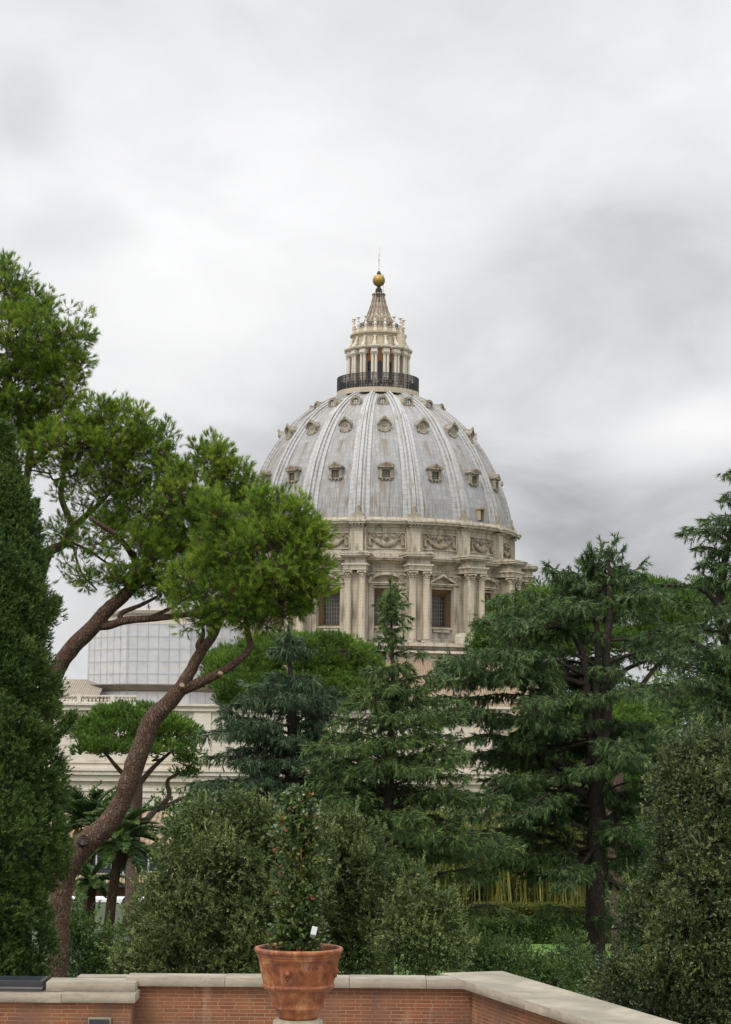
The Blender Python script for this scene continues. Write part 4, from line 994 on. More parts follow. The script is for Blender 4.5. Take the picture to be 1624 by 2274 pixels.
# ================================================================== pot, pedestal and potted plant
DP_ = 20.0
pc = at(662, 2262, DP_)
pe = tag((lambda mb: (mb.ring([(0.10, -4.18-pc.z+0.0), (0.34, -4.18-pc.z), (0.34, -4.0-pc.z), (0.22, -3.9-pc.z), (0.19, -0.25), (0.24, -0.14), (0.255, -0.07), (0.245, -0.02), (0.21, 0.0), (0.02, 0.004)], n=40), mb.build('pedestal', 'oldstone', None, True, (pc.x, DP_, pc.z)))[1])(MB()), 'mossy round stone pedestal under the terracotta pot', 'pedestal')
pot = thing('terracotta_pot', 'large banded terracotta pot with a rolled rim standing on a stone pedestal', 'pot', (pc.x, DP_, pc.z+0.005))
mb = MB()
prof = [(0.02, 0.0), (0.192, 0.0), (0.200, 0.02), (0.232, 0.09), (0.238, 0.098), (0.257, 0.104), (0.262, 0.118), (0.252, 0.132), (0.262, 0.16), (0.30, 0.25), (0.318, 0.285), (0.345, 0.292), (0.360, 0.312), (0.362, 0.33), (0.350, 0.338), (0.356, 0.356), (0.378, 0.45), (0.395, 0.53), (0.404, 0.585), (0.412, 0.592), (0.416, 0.603), (0.408, 0.612), (0.420, 0.620), (0.422, 0.632), (0.416, 0.640), (0.434, 0.648), (0.444, 0.662), (0.445, 0.678), (0.436, 0.692), (0.420, 0.696), (0.404, 0.690), (0.398, 0.67), (0.39, 0.60)]
mb.ring(prof, n=96); body = mb.build('body', 'terracotta', pot, smooth=True)
for a, s_ in ((-14, 1.0), (76, 1.0)):       # applied relief masks
    mb = MB(); r0 = 0.385
    for k in range(34):
        th = rnd.uniform(0, 2*math.pi); rr = rnd.random()**.5
        mb.ball((0.042*rr*math.cos(th), -r0-0.004+0.012*rr, 0.475+0.052*rr*math.sin(th)), rnd.uniform(0.008, 0.016), 7, 5)
    mb.ball((0, -r0-0.004, 0.47), 0.03, 10, 8); mb.ball((0.0, -r0+0.004, 0.425), 0.018, 8, 6)
    c = mb.build('relief_mask', 'terracotta', pot, smooth=True); c.rotation_euler = (0, 0, R(a))
mb = MB(); mb.ring([(0.41, 0.625), (0.2, 0.632), (0.01, 0.64)], n=48)
for k in range(260):
    a = rnd.uniform(0, 6.28); r_ = 0.4*rnd.random()**.5; mb.ball((r_*math.cos(a), r_*math.sin(a), 0.636), rnd.uniform(0.006, 0.014), 5, 4)
mb.build('soil', 'soil', pot)
# plant
pl = thing('potted_shrub', 'tall slender glossy leaved shrub with reddish tips staked with canes in the pot', 'shrub', (pc.x-0.01, DP_, pc.z+0.64))
PH = at(655, 1738, DP_).z-(pc.z+0.64)
def plant_r(t):  # radius by height fraction
    return float(np.interp(t, [0, 0.06, 0.15, 0.22, 0.3, 0.45, 0.6, 0.75, 0.86, 0.93, 1.0], [0.29, 0.32, 0.28, 0.25, 0.26, 0.275, 0.275, 0.27, 0.22, 0.11, 0.03]))
mb = MB(); stems = []
for k in range(5):
    a = 2*math.pi*k/5; pth = []
    for t in np.linspace(0, 1, 9): pth.append((0.03*math.cos(a)*(1-t)+rnd.uniform(-.012, .012)-0.02*t, 0.03*math.sin(a)*(1-t)+rnd.uniform(-.012, .012), t*PH*(1.0-0.07*k)))
    mb.tube(pth, [0.009*(1-0.75*t) for t in np.linspace(0, 1, 9)], 5); stems.append(pth)
tw0, tw1 = [], []
for k in range(420):
    t = rnd.uniform(0.02, 0.97); a = rnd.uniform(0, 6.28); r_ = plant_r(t)*rnd.uniform(0.6, 1.08); tw0.append((0, 0, max(0, t*PH-0.10))); tw1.append((r_*math.cos(a)-0.02*t, r_*math.sin(a), t*PH))
wood = mb.build('stem', plain('plant_stem', (0.20, 0.12, 0.06), 0.8), pl)
tw0, tw1 = np.array(tw0), np.array(tw1)
link('twigs', np_mesh('twigs', sticks(tw0, tw1, 0.004, 0.0015), 4, None, 'bark_palm'), pl)
def plant_leaves(n, col, tmin=0, tmax=1, tip=0.6):
    k = rng.integers(0, len(tw1), n); f = rng.uniform(tip, 1.0, (n, 1))
    P = tw0[k]*(1-f)+tw1[k]*f+rng.normal(0, 0.022, (n, 3))
    D = unit((tw1[k]-tw0[k])*[1, 1, .2]*1.5+rng.normal(0, 0.35, (n, 3))+[0, 0, 0.12])
    L_ = rng.uniform(0.032, 0.060, n)
    return leaves(P, D, L_, L_*0.62), np.clip(rng.normal(0.45, 0.25, n), 0, 1)
V, t_ = plant_leaves(15000, 0, tip=0.2); link('foliage', np_mesh('foliage', V, 4, t_, 'potleaf'), pl)
V, t_ = plant_leaves(420, 0, tip=0.6); link('red_leaves', np_mesh('red_leaves', V, 4, t_, 'potleaf_red'), pl)
mb = MB()
for k in range(9):
    q = tw1[rnd.randrange(len(tw1))]
    for j in range(3): mb.ball((q[0]+rnd.uniform(-.015, .015), q[1]-0.02+rnd.uniform(-.01, .01), q[2]+rnd.uniform(-.015, .015)), 0.009, 6, 5)
mb.build('berries', 'berry', pl)
for (dx, h0, h1) in ((0.0, 0.0, 1.33), (-0.035, 0.0, 1.12), (0.03, 0.0, 1.05)):
    mb = MB(); pts = [(dx+0.012, -0.09, h0+0.0)]; 
    mb.tube([(dx+0.008, -0.03, h0), (dx-0.004, -0.06, (h0+h1)/2), (dx-0.008, -0.10, h1)], [0.0095, 0.009, 0.008], 7)
    for z in np.arange(0.2, h1, 0.24): mb.ball((dx+0.008-0.016*z/h1, -0.03-0.07*z/h1, z), 0.0115, 7, 5)
    mb.build('cane', 'cane', pl)
mb = MB(); mb.box((0, 0, 0), (0.055, 0.002, 0.085)); tg = mb.build('label_tag', 'white', pl); tg.location = (0.165, -0.235, at(690, 2062, DP_).z-(pc.z+0.64)); tg.rotation_euler = (0.15, 0.22, 0.1)
mb = MB(); mb.box((0, 0, -0.055), (0.055, 0.0021, 0.03)); mb.build('tag_foot', 'steel', tg)

# ================================================================== vegetation helpers
def tufts_leaf(P, A, k, L, W, spread=(0.3, 1.2), shaft=1.0, tj=0.3):
    n = len(P); A2 = np.repeat(A, k, 0); pr = unit(np.cross(A2, rdir(n*k))); ph = rng.uniform(spread[0], spread[1], (n*k, 1))
    D = A2*np.cos(ph)+pr*np.sin(ph); base = rng.uniform(0, 1, n)
    t = np.clip(np.repeat(base, k)*0.7+rng.uniform(0, tj, n*k), 0, 1)
    LL = L*rng.uniform(0.6, 1.15, n*k)
    return leaves(np.repeat(P, k, 0)+A2*(rng.uniform(0, shaft, (n*k, 1))*L*1.6), D, LL, W*LL/L), t
_LW = rng.normal(size=(7, 3)); _LP = rng.uniform(0, 6.28, 7)
def lump(P, freq):
    """cheap smooth 3-D noise, about -1..1"""
    return sum(np.sin((P@(_LW[i]*freq*(1+0.35*i)))+_LP[i]+1.3*np.sin(P@(_LW[(i+3) % 7]*freq))) for i in range(7))/2.6
def clump_points(blobs, rc, per_area, up=False, inner=0.5, face=None, amp=0.16, holes=-0.75):
    """clump centres spread through the outer shell of every blob; blobs = (x,y,z,rx,ry,rz,density)"""
    C_, O_, K_ = [], [], []
    for bi, b in enumerate(blobs):
        c = np.array(b[:3]); r = np.array(b[3:6]); dens = b[6] if len(b) > 6 else 1.0
        area = 4*math.pi*((r[0]*r[1])**1.6/3+(r[0]*r[2])**1.6/3+(r[1]*r[2])**1.6/3)**(1/1.6)
        n = max(3, int(area*per_area*dens))
        d = rdir(n*3)
        if up: d = d[d[:, 2] > -0.25]
        d = d[:n]; f = rng.uniform(inner, 1.0, (len(d), 1))**0.6
        ws = 1.5/max(0.4, rc*4); f = f*(1+amp*lump(c+d*r, ws)[:, None]); p = c+d*r*f
        keep = lump(p+17.0, ws*1.5) > holes
        for bj, b2 in enumerate(blobs):
            if bj == bi: continue
            q = (p-np.array(b2[:3]))/np.array(b2[3:6]); keep &= (q**2).sum(1) > inner*inner*0.8
        C_.append(p[keep]); O_.append(unit(d[keep]/r)); K_.append(np.full(keep.sum(), bi))
    return np.concatenate(C_), np.concatenate(O_), np.concatenate(K_)
def spread_tufts(C_, O_, rc, m, up_w=0.4, out_w=0.5, flat=1.0):
    n = len(C_); d = rdir(n*m); f = rng.uniform(0.25, 1.0, (n*m, 1))**0.5
    P = np.repeat(C_, m, 0)+d*f*rc*np.array([1, 1, flat])
    A = unit(d*0.7+np.repeat(O_, m, 0)*out_w+np.array([0, 0, up_w])+rng.normal(0, 0.2, (n*m, 3)))
    return P, A
def skel_points(limbs): return np.concatenate(limbs)
def nearest(S, P):
    out = np.zeros(len(P), int)
    for i in range(0, len(P), 400):
        d = ((P[i:i+400, None, :]-S[None, :, :3])**2).sum(2); out[i:i+400] = d.argmin(1)
    return out
def blobs_px(lst, D, depth=1.0):
    """(px,py,rx,ry[,ddepth[,density[,rdepth]]]) -> world blobs"""
    out = []
    for b in lst:
        d = D+(b[4] if len(b) > 4 else 0); q = at(b[0], b[1], d); s_ = pxm(d)
        rd = (b[6] if len(b) > 6 else (b[2]+b[3])/2*depth)
        out.append((q.x, q.y, q.z, b[2]*s_, rd*s_, b[3]*s_, b[5] if len(b) > 5 else 1.0))
    return out
def tree_parts(root, limbs, bark, twigs, V, nper, tint, leaf, knob=None):
    """limbs: list of arrays(x,y,z,r) in world; meshes are made relative to the root"""
    o = np.array(root.location)
    mb = MB(); L0 = limbs[0]; mb.tube([tuple(p[:3]-o) for p in L0], [p[3] for p in L0], 14, 0.10); mb.build('trunk', bark, root, True)
    if len(limbs) > 1:
        mb = MB()
        for L_ in limbs[1:]: mb.tube([tuple(p[:3]-o) for p in L_], [max(0.004, p[3]) for p in L_], 9 if L_[0][3] > 0.05 else 5, 0.10)
        mb.build('branches', bark, root, True)
    if twigs is not None and len(twigs):
        link('twigs', np_mesh('twigs', (twigs-o), 4, None, bark), root)
    link('crown', np_mesh('crown', (V-o), nper, tint, leaf), root)
def wiggle(p0, p1, r0, r1, amp=0.12, n=5, up=0.0):
    p0, p1 = np.array(p0[:3], float), np.array(p1[:3], float); L_ = np.linalg.norm(p1-p0); pts = []
    for i in range(n+1):
        t = i/n; q = p0+(p1-p0)*t+rng.normal(0, amp*L_*0.3, 3)*math.sin(math.pi*t)+np.array([0, 0, up*L_*math.sin(math.pi*t)])
        pts.append((*q, r0+(r1-r0)*t))
    return smooth_path(pts, 3)

# ---------------------------------------------------------------- stone pines in front, left
def stone_pine(name, label, D, trunk, limbs_px, blobs, base_z, per_area=5.0, rc=0.19, tuft_m=13, k=30, L=0.12, W=0.0095, sparse=None):
    T = limb_px(trunk, D); limbs = [T]+[limb_px(l, D) for l in limbs_px]
    B_ = blobs_px(blobs, D, 0.95); S = skel_points(limbs)
    # secondary branches to blob centres
    for b in B_:
        c = np.array(b[:3])-np.array([0, 0, b[5]*0.25]); i = nearest(S, c[None])[0]
        r0 = min(S[i][3]*0.6, 0.035); limbs.append(wiggle(S[i], c, r0, 0.010, 0.25, 5))
    S = skel_points(limbs)
    C_, O_, K_ = clump_points(B_, rc, per_area, inner=0.30, amp=0.2, holes=-0.95)
    i = nearest(S, C_-O_*0.1)
    tw = [sticks(S[i][:, :3], (S[i][:, :3]+C_)/2+rng.normal(0, .06, C_.shape), 0.010, 0.008), ]
    tw.append(sticks((S[i][:, :3]+C_)/2+rng.normal(0, .03, C_.shape), C_, 0.008, 0.005))
    P, A = spread_tufts(C_, O_, rc, tuft_m, 0.45, 0.35)
    tw.append(sticks(np.repeat(C_, tuft_m, 0), P+A*0.02, 0.004, 0.003))
    V, t = tufts(P, A, k, L, W, (0.15, 1.0), 0.9)
    root = thing(name, label, 'pine tree', tuple(at(trunk[0][0], trunk[0][1], D)))
    tree_parts(root, limbs, 'bark_pine', np.concatenate(tw), V, 3, t, 'pine'); return root, limbs
r1, l1 = stone_pine('stone_pine', 'leaning stone pine whose bent reddish trunk forks and carries the crown beside the dome', 38.0,
    [(118, 2900, 50), (125, 2300, 47), (130, 2100, 46), (133, 2030, 46), (143, 1950, 48), (172, 1895, 52), (202, 1862, 52), (232, 1837, 48), (264, 1793, 43), (286, 1739, 44), (302, 1691, 44), (321, 1643, 43), (340, 1596, 42), (369, 1567, 37), (398, 1532, 34)],
    [[(392, 1540, 30), (420, 1497, 27), (445, 1450, 24), (477, 1405, 20), (500, 1340, 15, 0.3), (530, 1270, 10, 0.5)],
     [(396, 1534, 30), (432, 1521, 25), (470, 1504, 21), (499, 1488, 19), (531, 1465, 17), (555, 1440, 15), (551, 1407, 14), (548, 1378, 13), (567, 1330, 11), (600, 1250, 8, -0.4)],
     [(445, 1452, 14), (441, 1432, 14), (450, 1414, 11), (452, 1395, 6)],
     [(567, 1332, 8), (620, 1290, 7, 0.3), (670, 1240, 5, 0.5)], [(477, 1405, 12), (440, 1350, 8, 0.3), (420, 1300, 5, 0.6)]],
    [(560, 1165, 75, 55, 0.5), (650, 1165, 66, 55), (692, 1190, 38, 52), (600, 1230, 95, 70, -0.5), (672, 1262, 55, 60), (500, 1220, 80, 75, 0.4), (440, 1285, 65, 50), (535, 1320, 85, 55, -0.4), (625, 1320, 70, 45), (700, 1310, 38, 26), (430, 1375, 48, 24, -0.3, 0.7), (500, 1360, 50, 28, 0, 0.8), (570, 1370, 60, 30, 0, 0.7), (640, 1360, 40, 22, 0, 0.6), (590, 1120, 45, 25), (490, 1150, 60, 50)], 0, per_area=13)
# pruning scars on the leaning trunk
for (px, py, dx, r_) in ((404, 1522, 0, 0.052), (489, 1495, 0, 0.045), (184, 1868, 0, 0.11)):
    mb = MB(); q = at(px, py, 37.75)-r1.location; mb.tube([(q.x, q.y+0.3, q.z-0.05), (q.x, q.y, q.z), (q.x+0.005, q.y-0.015, q.z+0.01)], [r_*1.1, r_, r_*0.9], 14)
    mb.build('pruning_scar', M['cutwood'] if r_ < 0.1 else M['bark_grey'], r1)
stone_pine('stone_pine', 'taller stone pine rising from behind the dark cypress, crown filling the upper left', 42.5,
    [(10, 2900, 60), (20, 2200, 56), (60, 1800, 50), (100, 1580, 42), (127, 1488, 38), (163, 1436, 36), (206, 1393, 35), (239, 1354, 31), (282, 1316, 27), (315, 1270, 20, 0.5)],
    [[(215, 1388, 26), (240, 1389, 20), (282, 1378, 18), (345, 1373, 15), (407, 1366, 13), (479, 1354, 9), (520, 1330, 6)],
     [(268, 1380, 12), (270, 1362, 12), (310, 1345, 9), (350, 1325, 6)], [(330, 1374, 10), (380, 1350, 9), (420, 1325, 6)],
     [(315, 1270, 18, 0.5), (335, 1180, 14, 0.8), (350, 1080, 9, 1.0)], [(315, 1270, 16, 0.5), (270, 1200, 12, -0.5), (200, 1150, 8, -1.0)],
     [(60, 1800, 34, 1.0), (70, 1420, 28, 1.5), (100, 1245, 24, 1.5), (140, 1209, 20, 1.5), (165, 1170, 16, 1.2), (230, 1110, 10, 1.0)],
     [(70, 1420, 26, 1.5), (45, 1180, 22, 2), (55, 1095, 18, 2), (62, 1040, 15, 2), (68, 965, 12, 2), (60, 850, 7, 2)], [(62, 1040, 13, 2), (96, 1010, 11, 1.8), (130, 985, 8, 1.5), (200, 950, 5, 1)],
     [(165, 1172, 14, 1.2), (137, 1108, 14, 1.4), (140, 1060, 10, 1.5), (150, 1000, 7, 1.5)], [(45, 1180, 20, 2.0), (10, 1000, 18, 2), (5, 880, 14, 1.5), (44, 801, 8, 1.0)],
     [(150, 1200, 8, 1.2), (200, 1225, 6, 0.8), (250, 1260, 5, 0.3)], [(160, 1205, 6, 1.0), (180, 1270, 5, 0.4), (215, 1310, 4, 0.0)]],
    [(15, 640, 60, 60), (75, 690, 60, 55, 0.5), (20, 740, 80, 70, -0.5), (155, 740, 48, 50), (100, 780, 70, 60, 0.6), (30, 860, 90, 70), (125, 850, 65, 55), (170, 800, 35, 50), (90, 940, 90, 60, 0.5), (215, 925, 55, 45), (290, 950, 55, 42), (190, 1040, 80, 50, 0.2, 0.6), (345, 985, 60, 40), (480, 1000, 40, 30), (555, 1090, 36, 36), (250, 980, 80, 50), (165, 985, 90, 50, -0.3), (40, 1010, 70, 60, 0.4, 0.7),
     (260, 1040, 80, 60), (380, 1030, 60, 48), (455, 1030, 52, 42), (520, 1065, 50, 36), (420, 1110, 85, 65, -0.4), (320, 1130, 90, 70, 0.4), (180, 1110, 60, 50, 0, 0.55), (500, 1120, 60, 45, 0.5), (150, 1180, 50, 35, 0, 0.5), (230, 1190, 60, 50, 0, 0.7), (330, 1225, 95, 65, -0.3), (420, 1210, 80, 60, 0.6), (200, 1270, 60, 42, 0, 0.45), (280, 1285, 60, 32, 0, 0.8), (360, 1300, 70, 35, 0, 0.8), (420, 1330, 55, 22, 0, 0.5), (-30, 950, 60, 120)], 0, per_area=11)

# ---------------------------------------------------------------- italian cypress
def cypress(px, D, table, zb_px):
    cx = at(px, 1500, D).x; root = thing('cypress', 'dense dark green cypress column with tiny golden cones at the left edge', 'cypress', (cx, D, at(px, zb_px, D).z))
    zs = np.array([at(px, y, D).z for y, x in table]); xs = np.array([at(x, y, D).x-cx for y, x in table]); o_ = np.argsort(zs); zs, xs = zs[o_], xs[o_]
    n = 5200; z = rng.uniform(zs[0]-1.0, zs[-1], n); a = rng.uniform(-R(112), R(112), n); R0 = np.interp(z, zs, xs)
    lump = 1+0.10*np.sin(z*5.1+a*3)+0.09*np.sin(z*11+a*7+1)+0.05*np.sin(z*23+a*13)
    r_ = np.maximum(0.04, R0*lump*rng.uniform(0.80, 1.0, n)-0.09)
    C_ = np.stack([cx+r_*np.sin(a), D-r_*np.cos(a), z], 1); O_ = np.stack([np.sin(a), -np.cos(a), np.full(n, 0.9)], 1); O_ = unit(O_)
    m = 9; d = rdir(n*m); P = np.repeat(C_, m, 0)+d*np.array([0.085, 0.085, 0.15])*rng.uniform(.3, 1, (n*m, 1))
    A = unit(np.repeat(O_, m, 0)+d*0.6+rng.normal(0, .25, (n*m, 3)))
    V, t = tufts(P, A, 13, 0.060, 0.014, (0.15, 1.1), 1.2)
    mb = MB(); mb.tube([(0, 0, -2), (0, 0, 3), (0.02, 0, zs[-1]-root.location.z-0.4)], [0.22, 0.17, 0.03], 12); mb.build('trunk', 'bark_grey', root, True)
    # dark shell added inside to block light and stand in for inner shade
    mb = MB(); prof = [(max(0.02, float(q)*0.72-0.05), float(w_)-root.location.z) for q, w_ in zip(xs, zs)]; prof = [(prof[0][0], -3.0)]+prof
    mb.ring(prof, n=40); inner = mb.build('shade_core', 'core_shade', root)
    link('crown', np_mesh('crown', V-np.array(root.location), 3, t, 'cypress'), root)
    mb = MB()
    for q in range(420):
        i = rnd.randrange(len(C_)); p = C_[i]+O_[i]*rnd.uniform(0.04, 0.13)-np.array(root.location); mb.ball(tuple(p), rnd.uniform(0.008, 0.014), 5, 4)
    mb.build('cones', 'cone', root)
    return root
M['core_shade'] = plain('dark_core_shade', (0.012, 0.025, 0.009), 1.0, var=0.6, scale=12)  # near-black colour painting the shade inside the cypress and hedges
cypress(-6, 30.0, [(955, 8), (1000, 22), (1050, 42), (1100, 74), (1130, 72), (1177, 80), (1230, 108), (1280, 112), (1316, 104), (1345, 120), (1407, 114), (1474, 124), (1541, 126), (1590, 134), (1610, 146), (1651, 130), (1700, 140), (1768, 152), (1830, 158), (1895, 154), (1953, 130), (2014, 120), (2076, 116), (2129, 120), (2180, 118), (2400, 116)], 2500)
# a stray bough
def mini_plume(root, px0, py0, px1, py1, D):
    a = np.array(at(px0, py0, D)); b = np.array(at(px1, py1, D)); n = 60; t = rng.uniform(0, 1, (n, 1)); C_ = a+(b-a)*t+rng.normal(0, 0.05, (n, 3))*(1.2-t)
    P = np.repeat(C_, 8, 0)+rdir(n*8)*0.07; A = unit(unit(b-a)+rng.normal(0, .4, (n*8, 3))); V, tt = tufts(P, A, 12, 0.06, 0.014, (0.15, 1.1), 1.2)
    link('side_bough', np_mesh('side_bough', V-np.array(root.location), 3, tt, 'cypress'), root)
cyp = [o for o in COL.objects if o.name == 'cypress'][0]
mini_plume(cyp, 100, 1660, 158, 1592, 29.6); mini_plume(cyp, 95, 1370, 122, 1338, 29.8); mini_plume(cyp, 60, 1170, 76, 1120, 29.8)

# ---------------------------------------------------------------- cedars
def cedar_limb(path, side_len, step, spray, k, L, W, droop=0.35, start=0.15, dens=1.0):
    """path (n,4): returns tuft positions/axes and twig sticks for one layered cedar limb"""
    seg = np.linalg.norm(np.diff(path[:, :3], axis=0), axis=1); arc = np.concatenate([[0], np.cumsum(seg)]); tot = arc[-1]
    P_, A_, T0, T1 = [], [], [], []
    ss = np.arange(start*tot, tot, step)
    for s_ in ss:
        t = s_/tot; q = np.array([np.interp(s_, arc, path[:, i]) for i in range(3)])
        q2 = np.array([np.interp(min(s_+0.3, tot), arc, path[:, i]) for i in range(3)]); q1 = np.array([np.interp(max(s_-0.3, 0), arc, path[:, i]) for i in range(3)])
        f = q2-q1; f /= max(np.linalg.norm(f), 1e-6); sd_ = np.cross(f, [0, 0, 1.0]); sd_ /= max(np.linalg.norm(sd_), 1e-6)
        for sg in (-1, 1):
            if rnd.random() > dens: continue
            bl = side_len*min(1, 0.45+1.1*t)*(1-0.55*t)*rnd.uniform(0.45, 1.25)
            d = sd_*sg*rnd.uniform(0.55, 1.0)+f*rnd.uniform(0.35, 0.9)+np.array([0, 0, rnd.uniform(-0.1, 0.14)]); d /= np.linalg.norm(d)
            m = max(2, int(bl/spray)); u = (np.arange(m)+0.6)/m*bl
            pts = q+d*u[:, None]; pts[:, 2] -= droop*0.35*u**2/max(bl, .5)
            pts += rng.normal(0, 0.05, pts.shape)
            T0.append(q); T1.append(pts[-1]); P_.append(pts)
            a = d+rng.normal(0, 0.55, (m, 3))*[1, 1, 0.5]; a[:, 2] -= droop*rng.uniform(0.1, 1.1, m); A_.append(a)
            # a second, hanging twig under some sprays
            P_.append(pts+rng.normal(0, 0.09, pts.shape)-[0, 0, 0.03]); a2 = d*0.35+rng.normal(0, 0.4, (m, 3)); a2[:, 2] -= droop*2.0; A_.append(a2)
    P_.append(path[-3:, :3]); A_.append(np.tile(path[-1, :3]-path[-3, :3]+[0, 0, -0.05], (3, 1)))
    return np.concatenate(P_), unit(np.concatenate(A_)), np.array(T0), np.array(T1)
def cedar(name, label, D, trunks, limbs_px, tiers, leaf, base=None, side=1.5, step=0.32, spray=0.19, k=12, L=0.30, W=0.036, droop=0.35, per_m=1.0, cat='cedar tree', rise=0.10, azn=7, dens=1.0, tip=None, start=0.16, front=1.0):
    limbs = [limb_px(t, D) for t in trunks]; S = skel_points(limbs); root = thing(name, label, cat, tuple(at(trunks[0][0][0], trunks[0][0][1], D)))
    P_, A_, T0, T1 = [], [], [], []
    def foliage(path, sl, start=0.12, dn=1.0):
        a = cedar_limb(path, sl, step, spray, k, L, W, droop, start, dn*dens)
        P_.append(a[0]); A_.append(a[1])
        if len(a[2]): T0.append(a[2]); T1.append(a[3])
    for l in limbs_px:
        pts, sl = (l[0], l[1]) if isinstance(l[0], list) else (l, side)
        pa = limb_px(pts, D); limbs.append(pa)
        if sl > 0: foliage(pa, sl, 0.25)
    T = limbs[0]
    for tr in tiers:
        py, xl, xr = tr[:3]; n = tr[3] if len(tr) > 3 else azn; sl = tr[4] if len(tr) > 4 else side
        mid = (xl+xr)/2
        z = at(mid, py, D).z; i = int(np.abs(T[:, 2]-z).argmin())
        c = T[i].copy()
        if len(tr) > 5: i = nearest(S, np.array([at(tr[5], tr[6], D)]))[0]; c = S[i].copy()
        EL = max(0.15, (c[0]-at(xl, py, D).x)); ER = max(0.15, (at(xr, py, D).x-c[0]))
        a0_ = rnd.uniform(-8, 8)
        for q in range(n):
            az_ = R(a0_+360*q/n+rnd.uniform(-10, 10)); ca, sa = math.cos(az_), math.sin(az_)
            e = (ER if ca > 0 else EL); mean = (EL+ER)/2
            if sa < -0.6 and rnd.random() > front: continue
            ln_ = (abs(ca)*e+(1-abs(ca))*mean)*rnd.uniform(0.78, 1.04)
            zt = z+rnd.uniform(-0.12, 0.12)*ln_; z0 = min(c[2], zt)-rise*ln_-0.1
            j = int(np.abs(T[:, 2]-z0).argmin()) if len(tr) <= 5 else i
            b = T[j] if len(tr) <= 5 else S[i]
            m1 = b[:3]+np.array([ca*ln_*0.45, sa*ln_*0.45, (zt-b[2])*0.8]); p1 = np.array([b[0]+ca*ln_, b[1]+sa*ln_, zt-0.03*ln_])
            r0 = min(b[3]*0.5, 0.012+0.016*ln_)
            jit = rng.normal(0, 0.05*ln_, 3)*[1, 1, .4]
            pa = smooth_path([(*b[:3], r0), (*(m1+jit), r0*0.7), (*(b[:3]*0.25+p1*0.75+[0, 0, 0.05*ln_]+rng.normal(0, 0.03*ln_, 3)), r0*0.45), (*p1, r0*0.15)], 4)
            limbs.append(pa); foliage(pa, min(sl, 0.34*ln_+0.25), start if ln_ > 2 else 0.12)
    if tip is not None:
        for tp in tip:
            pa = limb_px(tp, D); foliage(pa, 0.3, 0.0)
    P, A = np.concatenate(P_), np.concatenate(A_)
    V, t = tufts(P, A, k, L, W, (0.08, 0.75), 0.7, 0.05)
    tw = sticks(np.concatenate(T0), np.concatenate(T1), 0.014, 0.006)
    tree_parts(root, limbs, 'bark_grey', tw, V, 3, t, leaf)
    return root
